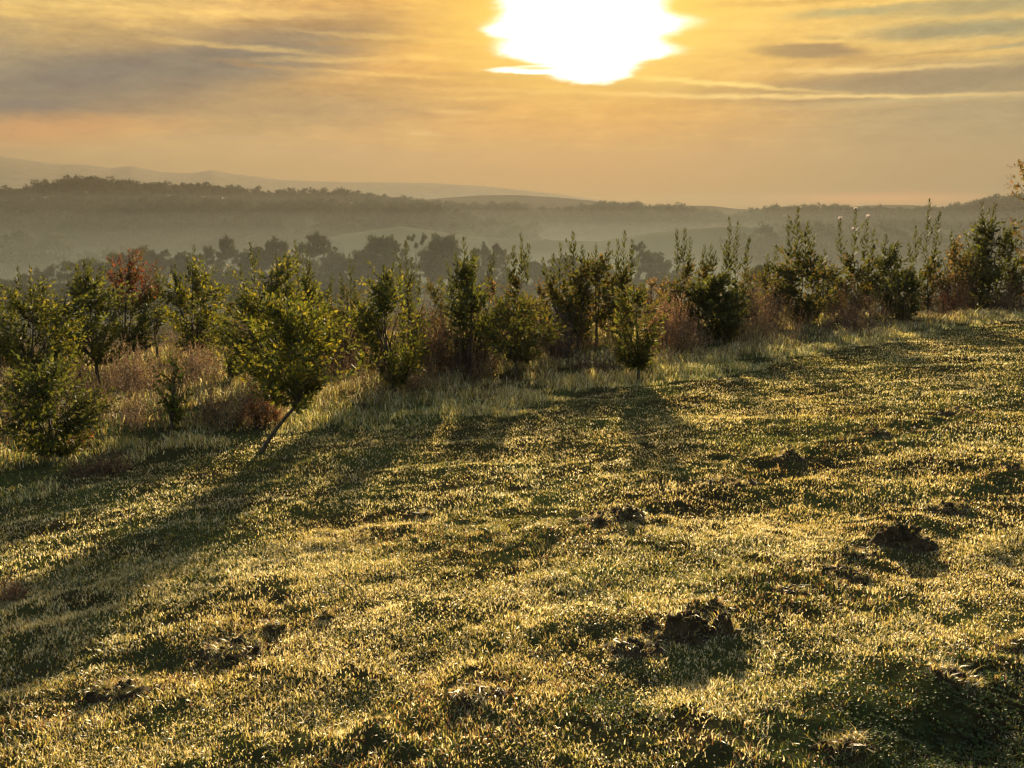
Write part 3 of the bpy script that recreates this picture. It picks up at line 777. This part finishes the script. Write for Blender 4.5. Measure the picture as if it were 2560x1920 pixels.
# sparse tall tree leaning into view at the right edge
def edge_tree():
    y0 = 21.0
    base = Vector(at_depth(2640, 780, y0)); base.z = gz(base.x, base.y) - 0.03
    P = Plant()
    def A(px, py, dy=0.0):
        return Vector(at_depth(px, py, y0 + dy))
    P.tube([base, A(2635, 640), A(2632, 520)], 0.05, 0.03, 7)
    cols = [(0.12, 0.08, 0.03), (0.09, 0.08, 0.03), (0.15, 0.08, 0.04)]
    br = [[(2635, 620), (2600, 540), (2568, 480), (2556, 430), (2546, 400)], [(2638, 560), (2590, 520), (2560, 500), (2530, 487)], [(2635, 640), (2590, 585), (2555, 565), (2524, 552)],
          [(2636, 660), (2580, 610), (2548, 590), (2535, 580)], [(2634, 540), (2590, 470), (2575, 430), (2562, 400)], [(2634, 520), (2620, 420), (2600, 350), (2590, 300)], [(2636, 600), (2660, 480), (2690, 400)],
          [(2600, 540), (2562, 480), (2545, 462), (2540, 470)], [(2636, 690), (2590, 660), (2560, 640), (2545, 625)]]
    for b in br:
        pts = [A(px, py, rnd.uniform(-.3, .3) * i) for i, (px, py) in enumerate(b)]
        P.tube(pts, 0.014, 0.003, 4)
        P.leaves_on(pts, 0.10, 0.10, cols, up=0.2, start=0.45, wr=0.6)
        for k in range(4):
            m = pts[-1].lerp(pts[-2], rnd.random() * 1.5); e = m + Vector((rnd.uniform(-.25, .25), rnd.uniform(-.2, .2), rnd.uniform(-.1, .25)))
            P.tube([m, e], 0.004, 0.002, 3); P.leaves_on([m, m.lerp(e, .5), e], 0.10, 0.09, cols, up=0.2, start=0.4, wr=0.6)
    P.finish('sparse_tree', 'nearly bare tree reaching thin twigs with a few curled leaves in from the right edge', 'tree', None, base, M_LEAF)
edge_tree()

# brown weeds: clumps one can tell apart
def brown_shrub(label, bx, by, topy, hw, cols=LB, n=110, ls=0.035, lit=False):
    hw = hw * 1.25; n = int(n * 0.85); ls = ls * 1.35
    x0, y0 = hit(bx, by); base = Vector((x0, y0, gz(x0, y0) - 0.02))
    px2m = y0 / (FPX * math.cos(PITCH)); W = hw * px2m
    top = Vector(at_depth(bx, topy, y0)); H = top.z - base.z
    P = Plant()
    for i in range(n):
        a = rnd.uniform(0, 6.283); q = math.sqrt(rnd.random())
        s0 = base + Vector((math.cos(a) * W * q * 0.55, math.sin(a) * W * q * 0.5, 0))
        hh = H * rnd.uniform(0.3, 1.12) * (1 - 0.45 * q * q)
        tip = base + Vector((math.cos(a) * W * q + rnd.gauss(0, .04), math.sin(a) * W * q, hh))
        pts = bend(s0, tip, 0.12, 4)
        P.tube(pts, 0.004, 0.0012, 3)
        P.leaves_on(pts, ls * rnd.uniform(0.7, 1.3), ls * 0.55, cols, up=0.6, start=0.2, wr=0.4)
        for k in range(2):
            m = pts[rnd.randint(2, 3)]; e = m + Vector((rnd.uniform(-1, 1), rnd.uniform(-1, 1), rnd.uniform(0.2, 1.2))).normalized() * H * 0.2
            P.leaves_on([m, m.lerp(e, .5), e], ls, ls * 0.5, cols, up=0.6, start=0.1, wr=0.4)
    P.finish('brown_shrub', label, 'shrub', 'brown dying weeds and shrubs among the young trees', base, M_DRY, trunk='stems', crown='foliage', bark=M_BARK)
for lab, bx, by, ty, hw, cc in (
 ('olive tree filling the gap left of the knobbly tree, low and wide', 815, 900, 740, 44, LO), ('dull green tree behind the russet thicket, left of the dark pyramid', 1085, 890, 700, 40, LO),
 ('brown-green tree between the dark pyramid and the vase-shaped tree', 1235, 880, 690, 44, LO + LB), ('low olive tree behind the fanned bare stems', 1465, 850, 700, 36, LO + LB),
 ('brownish low tree between the fanned stems and the trident tree', 1530, 850, 690, 34, LB + LO), ('muted tree behind the bracken patch', 1665, 830, 700, 36, LB + LO),
 ('low green-brown tree left of the large ragged one', 1955, 800, 680, 32, LO + LB), ('low tree filling the gap right of the large ragged one', 2060, 800, 650, 34, LD + LO),
 ('low dark tree left of the slim needle-spired tree', 2285, 775, 650, 28, LD + LO), ('low olive tree squeezed left of the conical tree', 2425, 765, 640, 30, LD + LO),
 ('broad low green tree between the tufted tree and the leaning one', 575, 960, 790, 44, LG), ('low leafy tree under the yellow-flecked one, right side', 150, 1010, 850, 44, LG + LO)):
    T_(lab, bx, by, ty, hw, cc, 34, 0.15, ls=0.062, group=G2)
BS = brown_shrub
BS('low red-brown heap of dead leaves on the grass right of the leftmost stem', 250, 1190, 1125, 75, LB, 90, 0.03)
BS('small twiggy shrub with orange leaves at its tip, beside the leftmost stem', 205, 1130, 1055, 34, [(0.5, 0.2, 0.03), (0.12, 0.06, 0.03)], 18, 0.03)
BS('reddish weeds under the round green tree with the thin bare stem', 160, 990, 880, 60, LP, 70)
BS('brown weed patch under the red-topped tree', 330, 985, 850, 60, LP, 80)
BS('thin brown twiggy shrub in front of the weeds, between leftmost tree and the bright sapling', 350, 1075, 985, 35, LB, 30, 0.025)
BS('tawny weeds under the tree with the tall tuft', 500, 960, 850, 75, LP, 90)
BS('rusty orange upright shrub just left of the leaning trunk', 660, 1075, 945, 42, [(0.19, 0.085, 0.035), (0.14, 0.07, 0.03), (0.24, 0.15, 0.07)], 80, 0.04)
BS('tan grassy shrub left of the rusty upright one', 560, 1080, 960, 60, LP + [(0.3, 0.2, 0.08)], 80, 0.035)
BS('dark purplish shrub right of the leaning tree', 870, 935, 840, 60, [(0.07, 0.04, 0.035), (0.10, 0.055, 0.04)], 120)
BS('pinkish brown shrub above the dark purplish one', 850, 895, 780, 45, LP, 80)
BS('large russet thicket between the knobbly tree and the dark pyramid tree', 1085, 945, 745, 62, LB, 170, 0.038)
BS('dark brown thicket at the foot of the dark pyramid tree', 1175, 945, 840, 70, [(0.07, 0.045, 0.03), (0.10, 0.06, 0.035)], 140)
BS('slim tawny weed clump at the foot of the knobbly tree', 1035, 990, 900, 30, LP, 40)
BS('dark grey-brown shrub right of the vase-shaped tree', 1400, 900, 770, 40, [(0.07, 0.045, 0.04), (0.10, 0.06, 0.05)], 120)
BS('rosy weeds behind the fanned bare stems', 1450, 875, 800, 50, LP, 70)
BS('low dark shrub on the grass between the vase-shaped tree and the thin-stemmed small tree', 1480, 930, 885, 55, [(0.05, 0.035, 0.03), (0.08, 0.05, 0.035)], 90, 0.03)
BS('bright orange-brown bracken patch right of the trident tree', 1675, 880, 725, 55, [(0.26, 0.15, 0.08), (0.20, 0.115, 0.065), (0.36, 0.24, 0.14)], 130, 0.04)
BS('rust brown shrub right of the dense round bush', 1905, 835, 700, 62, LB + LP, 150, 0.035)
BS('tan weeds at the foot of the dense round bush on its right', 1890, 850, 780, 45, LP, 60)
BS('orange-brown shrub under the flowering tree', 2115, 800, 690, 45, LB + [(0.2, 0.09, 0.04)], 110)
BS('dark brown low shrub in front of the flowering tree', 2130, 828, 765, 60, [(0.07, 0.045, 0.035), (0.11, 0.06, 0.04)], 110)
BS('pink-brown shrub left of the slim needle-spired tree', 2195, 800, 715, 30, LP, 60)
BS('red-brown shrub between the needle-spired tree and the conical one', 2375, 775, 665, 40, [(0.16, 0.055, 0.035), (0.11, 0.05, 0.03), (0.2, 0.1, 0.06)], 120)
BS('purplish brown shrub at the foot of the conical tree', 2530, 775, 700, 50, [(0.09, 0.05, 0.04), (0.13, 0.07, 0.05)], 120)
BS('pale tan weeds between the bracken patch and the dense round bush', 1735, 870, 790, 35, LP, 50)
BS('dry brown tuft on the lawn at the left edge', 15, 1500, 1450, 48, LB, 60, 0.02)

# scattered tall weeds filling the orchard floor
def build_weeds():
    P = Plant()
    cnt = 0
    for i in range(2600):
        az = R(rnd.uniform(-36, 36)); rb = float(np.interp(az, B_AZ, B_R))
        r = rb + 1.6 + (rnd.random() ** 0.9) * (14 + rb * 0.4)
        x, y = r * math.sin(az), r * math.cos(az)
        if float(vnoise(np.array([x]), np.array([y]), 1.1, 71)[0]) < -0.12: continue
        z = gz(x, y); h = rnd.uniform(0.25, 0.75) * (0.8 + 0.02 * r)
        cols = rnd.choice((LB, LP, LP, [(0.3, 0.22, 0.11), (0.24, 0.18, 0.09)]))
        for k in range(rnd.randint(3, 6)):
            b = Vector((x + rnd.gauss(0, .06), y + rnd.gauss(0, .06), z - .01))
            t = b + Vector((rnd.gauss(0, .16), rnd.gauss(0, .16), 1)) * h * rnd.uniform(0.7, 1.1)
            pts = bend(b, t, 0.1, 3)
            P.tube(pts, 0.003, 0.0012, 3)
            P.leaves_on(pts, 0.035, 0.03, cols, up=0.9, start=0.3, wr=0.3)
    V1 = np.array([tuple(v) for v in P.tv]); Q1 = np.array(P.tq); C1 = np.tile([0.16, 0.11, 0.06], (len(V1), 1))
    V2, Q2, C2 = P.leaf_mesh()
    o = mesh_obj('dry_weeds', np.vstack([V1, V2]), np.vstack([Q1, Q2 + len(V1)]), None, M_DRY, np.vstack([C1, C2]))
    tag(o, 'tangle of dry tan and russet weeds filling the ground between the young trees', 'weeds', kind='stuff')
build_weeds()

def build_clover():
    P = Plant()
    for (c, rad) in CLOVER:
        for i in range(int(1500 * rad)):
            x = c[0] + rnd.gauss(0, rad * 0.6); y = c[1] + rnd.gauss(0, rad * 0.6)
            if rnd.random() > float(clover_w(np.array([x]), np.array([y]))[0]) + 0.08: continue
            z = gz(x, y) + rnd.uniform(0.012, 0.03); a = rnd.uniform(0, 6.28); j = rnd.uniform(.6, 1.4)
            for k in range(3):
                d = Vector((math.cos(a + k * 2.094), math.sin(a + k * 2.094), rnd.uniform(0.0, 0.5))).normalized()
                P.leaf(Vector((x, y, z)), d, d.cross(Vector((0, 0, 1))).normalized(), 0.013 * j ** .3, 0.013, (0.045 * j, 0.072 * j, 0.018 * j))
    V, Q, C = P.leaf_mesh()
    tag(mesh_obj('clover', V, Q, None, M_LEAF, C), 'dark green clover leaves among the grass in the lower right corner', 'clover', kind='stuff')
build_clover()

# ---------------------------------------------------------------- soil mounds
def soil_mound(label, px, py, wpx, hpx, lumps=((0, 0, 1.0),), grass=14, dark=True):
    x0, y0 = hit(px, py); m = y0 / (FPX * math.cos(PITCH))
    big = hpx > 45; W = wpx * m * (0.60 if big else 0.46); Hh = hpx * m * (0.68 if big else 0.42)
    base = Vector((x0, y0, gz(x0, y0)))
    off = rnd.uniform(0, 90)
    nr, na = 46, 110
    q = np.linspace(0.02, 1.55, nr)[:, None]; a = np.linspace(0, 2 * np.pi, na, endpoint=False)[None, :]
    X = np.cos(a) * q * W; Y = np.sin(a) * q * W * 0.75
    u, v = X + off, Y - off
    h = np.zeros_like(X)
    for (dx, dy, sc) in lumps:
        dd = np.hypot(X - dx * W, (Y - dy * W) * 1.25) / (W * 0.62 * (0.5 + 0.5 * sc))
        dd = dd * (1 + 0.5 * vnoise(u, v, W * 0.5, 5) + 0.35 * vnoise(u, v, W * 0.22, 6))
        h = np.maximum(h, sc * Hh * np.clip(1 - dd ** 2.6, -0.3, 1))
    rough = 0.55 * vnoise(u, v, W * 0.42, 7) + 0.5 * vnoise(u, v, W * 0.2, 8) + 0.35 * vnoise(u, v, W * 0.1, 9) + 0.2 * vnoise(u, v, W * 0.05, 10)
    edge = np.clip((1.5 - q * (1 + 0.5 * vnoise(u, v, W * 0.6, 11))) / 0.6, 0, 1)
    h = h * (1 + 0.5 * rough) + (0.012 + 0.22 * Hh * (rough + 0.15)) * edge - 0.025 * (1 - edge)
    Z = ground(x0 + X, y0 + Y) - base.z + h
    Vv = np.stack([X, Y, Z], -1).reshape(-1, 3); Vv = np.vstack([Vv, [[0, 0, Z[0].mean()]]])
    ii = np.arange(nr - 1)[:, None] * na; jj = np.arange(na)[None, :]; j2 = (jj + 1) % na
    Qq = np.stack([ii + jj, ii + na + jj, ii + na + j2, ii + j2], -1).reshape(-1, 4)
    Tq = np.stack([np.full(na, nr * na), np.arange(na), (np.arange(na) + 1) % na], -1)
    o = mesh_obj('soil_mound', Vv, Qq, Tq, M_SOIL); o.location = base
    tag(o, label, 'soil mound', 'dug-up earth mounds on the lawn')
    # loose clods lying on it
    bm = bmesh.new(); ov = Vector((off, off * 0.7, 0))
    for k in range(26):
        aa = rnd.uniform(0, 6.283); rr = W * rnd.uniform(0.1, 1.35); s = min(W * rnd.uniform(0.03, 0.13), 0.035)
        xx, yy = math.cos(aa) * rr, math.sin(aa) * rr * 0.7
        kk = int(np.argmin((X - xx) ** 2 + (Y - yy) ** 2)); zz = float(Z.ravel()[kk])
        r = bmesh.ops.create_icosphere(bm, subdivisions=3, radius=s)
        for v_ in r['verts']:
            d = v_.co / s
            v_.co = v_.co * (1 + 0.55 * mnoise.noise(d * 1.3 + ov) + 0.25 * mnoise.noise(d * 3.5 + ov)) + Vector((xx, yy, zz + s * 0.25))
        ov += Vector((1, 2, 5))
    me = bpy.data.meshes.new('loose_soil'); bm.to_mesh(me); bm.free(); me.materials.append(M_SOIL)
    oc = bpy.data.objects.new('loose_soil', me); scene.collection.objects.link(oc); oc.parent = o; oc['kind'] = 'stuff'
    n = grass * 12
    a = RNG.uniform(0, 6.283, n); q = np.sqrt(RNG.uniform(0.15, 1.3, n))
    x = np.cos(a) * W * q * 0.85; y = np.sin(a) * W * q * 0.6
    z = np.array([Z.ravel()[np.argmin((X - a_) ** 2 + (Y - b_) ** 2)] for a_, b_ in zip(x, y)]) - 0.004
    col = pick(n, [OLIVE, STRAW, RUSSET, GREEN], [0.3, 0.4, 0.2, 0.3])
    V, Q, T, C = blades(x, y, RNG.uniform(0.015, 0.055, n), RNG.uniform(0.0025, 0.005, n), RNG.uniform(0.3, 2.0, n), RNG.uniform(0, 0.5, n), col, z=z)
    mesh_obj('grass_tuft', V, Q, T, M_GRASS, C, parent=o)
L2 = ((0, 0, 1.0), (0.48, 0.1, 0.55)); L3 = ((-0.35, 0, 0.8), (0.3, 0.05, 0.95), (0.75, -0.1, 0.5)); LF = ((-0.6, 0, 0.7), (0, 0.1, 0.9), (0.6, 0, 0.6))
S_ = soil_mound
S_('tallest dark clod heap, the biggest lump in the lower right middle of the lawn', 1700, 1605, 130, 78, L2)
S_('small rounded clod just right of the tallest heap', 1808, 1605, 76, 48)
S_('small dark clod behind the tallest heap, between it and the rounded one', 1790, 1550, 74, 40)
S_('flat dark spread of earth at the left foot of the tallest heap', 1580, 1640, 150, 18, LF)
S_('wide double-humped dark clod in the right part of the lawn', 2250, 1362, 130, 56, L3)
S_('grassy dark hummock on the left of the wide double-humped clod', 2125, 1392, 110, 26, L2, 30)
S_('brown broken clod between the double-humped clod and the tallest heap', 1980, 1490, 100, 36, L2)
S_('low crumbled patch of earth above the brown broken clod', 2110, 1440, 130, 16, LF)
S_('pair of dark clods in the upper right lawn, second from the far row of grass', 2190, 1092, 70, 24, L2)
S_('lumpy dark clod left of and below the upper right pair', 1972, 1160, 80, 26, L2)
S_('low dark clod farthest up the lawn at right', 2390, 1030, 80, 14, LF)
S_('grassy crumbled patch left of the lumpy dark clod', 1830, 1215, 110, 20, LF, 26)
S_('long low clod on the right, above the wide double-humped one', 2370, 1272, 110, 20, LF)
S_('dark clod touching the right edge, upper lawn', 2535, 1180, 90, 26, L2)
S_('large grassy hummock at the right edge, lower lawn', 2545, 1640, 110, 44, L2, 40)
S_('torn turf patch above the lower right corner', 2385, 1740, 150, 26, LF, 30)
S_('dark hollowed clod near the bottom edge, right of centre', 2110, 1890, 150, 40, L2, 26)
S_('flat patch of torn turf near the bottom, just right of the middle', 1200, 1770, 150, 24, LF, 30)
S_('small round dark clod in the left centre of the lawn', 815, 1570, 40, 26)
S_('two small dark clods left of the small round one', 690, 1590, 70, 20, L2)
S_('long low strip of torn brown turf in the left half of the lawn', 590, 1640, 180, 14, LF, 30)
S_('rough grassy hummock in the lower left of the lawn', 300, 1735, 170, 34, L3, 50)
S_('small dark clod in the middle of the lawn below the shadow bands', 1065, 1300, 40, 16)
S_('broad lumpy patch of turned earth in the centre of the lawn', 1540, 1310, 160, 22, L3, 26)
S_('thin dark clod beside the right end of the centre shadow', 1720, 1015, 60, 8, LF)

# ---------------------------------------------------------------- eucalypts in the valley
def euc_mesh(kind, seed):
    rn = random.Random(seed); g = np.random.default_rng(seed)
    P = Plant(); tris = []; cols = []
    H = 1.0
    P.tube([(0, 0, 0), (0.02, 0, 0.25), (rn.uniform(-.04, .04), 0, 0.55)], 0.022, 0.012, 6)
    nl = {'dense': 34, 'open': 30, 'sparse': 16}[kind]
    cl = []
    for i in range(nl):
        a = rn.uniform(0, 6.283); 
        if kind == 'dense': rr = 0.30 * math.sqrt(rn.random()); z = 0.22 + 0.72 * rn.random() ** 0.8 - rr * rr * 2.2; sz = rn.uniform(0.09, 0.15)
        elif kind == 'open': rr = 0.34 * math.sqrt(rn.random()); z = 0.93 - rr * rr * 2.4 - (rn.uniform(0, 0.14) if i < 13 else rn.uniform(0.25, 0.7)); sz = rn.uniform(0.07, 0.12)
        else: rr = 0.30 * math.sqrt(rn.random()); z = 0.92 - rn.uniform(0, 0.45); sz = rn.uniform(0.045, 0.08)
        c = Vector((math.cos(a) * rr, math.sin(a) * rr, max(z, 0.08))); cl.append((c, sz))
        P.tube(bend((0, 0, rn.uniform(0.3, 0.55)), c, 0.1, 3), 0.009, 0.003, 4)
    V = []; C = []
    for c, sz in cl:
        sub = [(Vector((g.normal(0, .55), g.normal(0, .55), abs(g.normal(0, .4)))) * sz + c, sz * rn.uniform(0.35, 0.6)) for _ in range(7)]
        for sc, ss in sub:
            n = 70
            d = g.normal(0, 1, (n, 3)); d /= np.linalg.norm(d, axis=1, keepdims=True)
            p = np.array(tuple(sc)) + d * ss * g.uniform(0.5, 1.05, (n, 1)) * np.array([1, 1, .75])
            t1 = g.normal(0, 1, (n, 3)); t2 = g.normal(0, 1, (n, 3)); s = ss * 0.36
            V.append(np.stack([p, p + t1 * s, p + t2 * s], 1).reshape(-1, 3))
            C.append(np.tile(np.array([0.05, 0.055, 0.03]) * rn.uniform(0.6, 1.4), (n * 3, 1)))
    V = np.vstack(V); C = np.vstack(C)
    return P, V, C
def euc_proto(kind, seed):
    P, V, C = euc_mesh(kind, seed)
    tr = mesh_obj('trunk', np.array([tuple(v) for v in P.tv]), P.tq, None, M_EBARK, smooth=True)
    cr = mesh_obj('crown', V, None, np.arange(len(V)).reshape(-1, 3), M_EUC, C)
    md = (tr.data, cr.data)
    bpy.data.objects.remove(tr); bpy.data.objects.remove(cr)
    return md
PROTO = {'dense': [euc_proto('dense', s) for s in (1, 2, 3)], 'open': [euc_proto('open', s) for s in (4, 5, 6)], 'sparse': [euc_proto('sparse', s) for s in (7, 8)]}
def eucalypt(label, px, topy, hwpx, kind='dense', r=360, i=0, foot=None):
    r *= 0.8; v = ray(px, topy); s = r / math.hypot(v.x, v.y); top = CAM_Z + v.z * s
    x, y = v.x * s, v.y * s; zb = gz(x, y) - 0.5
    H = (top - zb); W = hwpx / FPX * r / 0.38
    root = empty('eucalypt_tree', (x, y, zb)); tag(root, label, 'tree', 'hazy gum trees in the valley')
    ms = PROTO[kind][i % len(PROTO[kind])]
    for nm, me in (('trunk', ms[0]), ('crown', ms[1])):
        o = bpy.data.objects.new(nm, me); scene.collection.objects.link(o); o.parent = root
    root.scale = (W, W, H / 0.97); root.rotation_euler = (0, 0, rnd.uniform(0, 6.28))
EUC = [
 (20, 690, 55, 'dense', 400, 'hazy gum tree low at the left edge of the valley line'),
 (95, 672, 40, 'open', 430, 'small gum tree second from the left in the valley line'),
 (150, 648, 42, 'open', 440, 'flat-topped hazy gum left of the red-topped tree'),
 (222, 634, 34, 'dense', 440, 'gum tree with a small bump top above the green tree left of the red one'),
 (285, 635, 42, 'dense', 450, 'gum tree directly behind the red leaves'),
 (348, 616, 50, 'dense', 450, 'broad gum crown rising just right of the red leaves'),
 (405, 630, 40, 'open', 455, 'rounded gum between the broad crown and the tufted orchard tree'),
 (470, 632, 40, 'dense', 445, 'gum hidden behind the tuft of the broad orchard tree'),
 (548, 584, 46, 'open', 460, 'tall umbrella-crowned gum standing alone, first tall one from the left'),
 (632, 604, 42, 'dense', 450, 'domed solid gum between the lone umbrella gum and the tall pair'),
 (700, 588, 44, 'open', 455, 'left one of the tall pair of gums with sky-like gaps in the crown'),
 (778, 575, 54, 'open', 460, 'right and taller one of the tall gum pair'),
 (838, 618, 40, 'dense', 450, 'low dense gum on the right shoulder of the tall pair'),
 (890, 628, 36, 'dense', 445, 'lowest gum in the dip right of the tall pair'),
 (938, 586, 56, 'dense', 455, 'solid pointed gum right of the dip'),
 (985, 618, 36, 'open', 440, 'gum on the right shoulder of the solid pointed one'),
 (1036, 584, 40, 'sparse', 450, 'see-through sparse gum left of the big domed one'),
 (1100, 583, 58, 'dense', 450, 'big steep-sided domed gum in the centre of the valley line'),
 (1140, 640, 34, 'dense', 445, 'low gum tucked against the right of the big domed one'),
 (1210, 606, 34, 'open', 455, 'gum with two knobs left of the vase-shaped tree spires'),
 (1255, 604, 36, 'open', 455, 'gum with separate puffs directly behind the tall orchard spires at centre'),
 (1340, 645, 40, 'dense', 450, 'low gum right of the centre spires'),
 (1420, 642, 44, 'dense', 455, 'low gum behind the bottlebrush spire'),
 (1500, 650, 44, 'dense', 455, 'low gum behind the many-stemmed tree'),
 (1600, 610, 34, 'open', 450, 'round-headed gum right of the trident tree'),
 (1650, 634, 40, 'dense', 450, 'gum sloping down on the right of the round-headed one'),
 (1712, 668, 36, 'dense', 450, 'last low gum at the right end of the valley line'),
 (1905, 650, 26, 'dense', 330, 'lone small gum in the mist right of the slender twisted tree'),
]
for i, (px, ty, hw, kind, r, lab) in enumerate(EUC): eucalypt(lab, px, ty, hw, kind, r, i)
LOW = [(-40, 700, 'low bush of the valley at the left edge'), (60, 715, 'low bush under the second gum from the left'), (180, 700, 'low bush under the flat-topped gum'), (310, 690, 'low bush under the broad gum crown'),
       (500, 680, 'low bush left of the lone umbrella gum'), (590, 665, 'low bush under the domed solid gum'), (740, 670, 'low bush under the tall gum pair'), (860, 680, 'low bush under the dip of the gum line'),
       (1000, 672, 'low bush under the sparse gum'), (1180, 690, 'low bush right of the big domed gum'), (1290, 690, 'low bush under the puffed gum'), (1560, 690, 'low bush under the round-headed gum')]
for i, (px, ty, lab) in enumerate(LOW): eucalypt(lab.replace('low bush', 'low rounded gum sapling'), px, ty, 56, 'dense', 420, i + 1)

# ---------------------------------------------------------------- forest on the far ridges (one mass)
def build_forest():
    g = np.random.default_rng(5)
    def tree_v(seed, n=150):
        q = np.random.default_rng(seed)
        V = []
        for k in range(5):
            c = np.array([q.normal(0, .22), q.normal(0, .22), 0.72 + q.normal(0, .13)]); s = q.uniform(.16, .28)
            d = q.normal(0, 1, (n // 5, 3)); d /= np.linalg.norm(d, axis=1, keepdims=True)
            p = c + d * s * np.array([1, 1, .7]) * q.uniform(.6, 1.05, (n // 5, 1))
            V.append(np.stack([p, p + q.normal(0, .085, p.shape), p + q.normal(0, .085, p.shape)], 1).reshape(-1, 3))
        st = np.array([[-.02, 0, 0], [.02, 0, 0], [0, 0, .7], [0, -.02, 0], [0, .02, 0], [0, 0, .7]])
        return np.vstack(V + [st])
    TV = [tree_v(s) for s in range(8)]
    pos = []
    def scatter(r0, r1, step, a0, a1, hgt, thin=0.0):
        r = r0
        while r < r1:
            n = int(r * (a1 - a0) / step)
            az = np.linspace(a0, a1, n) + g.normal(0, step * .3 / r, n)
            rr = r + g.normal(0, step * .4, n)
            x = rr * np.sin(az); y = rr * np.cos(az)
            ok = (forest_mask(x, y) > 0.5) & (g.random(n) > thin)
            x, y = x[ok], y[ok]; z = ground(x, y)
            h = hgt * g.uniform(0.6, 1.25, len(x)) * (1 + 0.5 * vnoise(x, y, 60, 81))
            pos.append(np.stack([x, y, z, h], -1)); r += step
    A0, A1 = R(-34), R(34)
    scatter(905, 985, 6.6, A0, A1, 12, 0.1)
    scatter(850, 905, 8.0, A0, A1, 11, 0.1)
    scatter(670, 800, 7.2, A0, A1, 11, 0.1)
    scatter(480, 665, 10.0, A0, A1, 11, 0.25)
    pos = np.vstack(pos)
    # thin line of trees and bushes between the paddocks
    V = []; C = []
    for k in range(8):
        p = pos[k::8]
        a = g.uniform(0, 6.283, len(p)); ca, sa = np.cos(a), np.sin(a); w = p[:, 3] * g.uniform(.8, 1.2, len(p))
        tv = TV[k][None]
        x = (tv[..., 0] * ca[:, None] - tv[..., 1] * sa[:, None]) * w[:, None] + p[:, 0:1]
        y = (tv[..., 0] * sa[:, None] + tv[..., 1] * ca[:, None]) * w[:, None] + p[:, 1:2]
        z = tv[..., 2] * p[:, 3:4] + p[:, 2:3] - 0.5
        V.append(np.stack([x, y, z], -1).reshape(-1, 3))
        c = np.array([0.035, 0.043, 0.034])[None] * g.uniform(.6, 1.4, (len(p), 1))
        C.append(np.repeat(c[:, None, :], tv.shape[1], 1).reshape(-1, 3))
    V = np.vstack(V); C = np.vstack(C)
    print('forest trees', len(pos), 'verts', len(V))
    tag(mesh_obj('forest', V, None, np.arange(len(V)).reshape(-1, 3), M_EUC, C), 'hazy forest covering the far ridges across the valley', 'forest', kind='stuff')
build_forest()

# ---------------------------------------------------------------- air
def volbox(name, lo, hi, color, density, aniso, label):
    lo, hi = np.array(lo, float), np.array(hi, float)
    V = np.array([[(lo, hi)[i][0], (lo, hi)[j][1], (lo, hi)[k][2]] for i in (0, 1) for j in (0, 1) for k in (0, 1)])
    Q = [(0, 1, 3, 2), (4, 6, 7, 5), (0, 4, 5, 1), (2, 3, 7, 6), (0, 2, 6, 4), (1, 5, 7, 3)]
    m, t, out = newmat(name)
    v = t.nodes.new('ShaderNodeVolumePrincipled'); v.inputs['Color'].default_value = color; v.inputs['Density'].default_value = density
    v.inputs['Anisotropy'].default_value = aniso
    t.links.new(v.outputs[0], out.inputs['Volume'])
    o = mesh_obj(name, V, Q, None, m); tag(o, label, 'haze', kind='stuff')
zmin = -75
volbox('haze', (-3990, -3990, zmin - 5), (3990, 3990, 212), (0.165, 0.147, 0.122, 1), 0.00037, 0.30, 'thin morning haze filling the whole valley and fading the far hills')
for q, (dx, top, den, what) in enumerate(((0, 9, 0.00014, 'thinnest, highest layer of mist over the valley'), (12, -3, 0.0002, 'pale layer of mist below the ridge line'),
                                      (24, -14, 0.0005, 'mist layer drifting at the height of the gum tree crowns'), (36, -27, 0.0016, 'densest bank of mist along the valley floor'))):
    volbox('mist', (-1300 + dx, 160 + dx, zmin - 3 + q * 0.5), (1300 - dx, 938 - dx, top), (0.35, 0.40, 0.40, 1), den, 0.2, what)
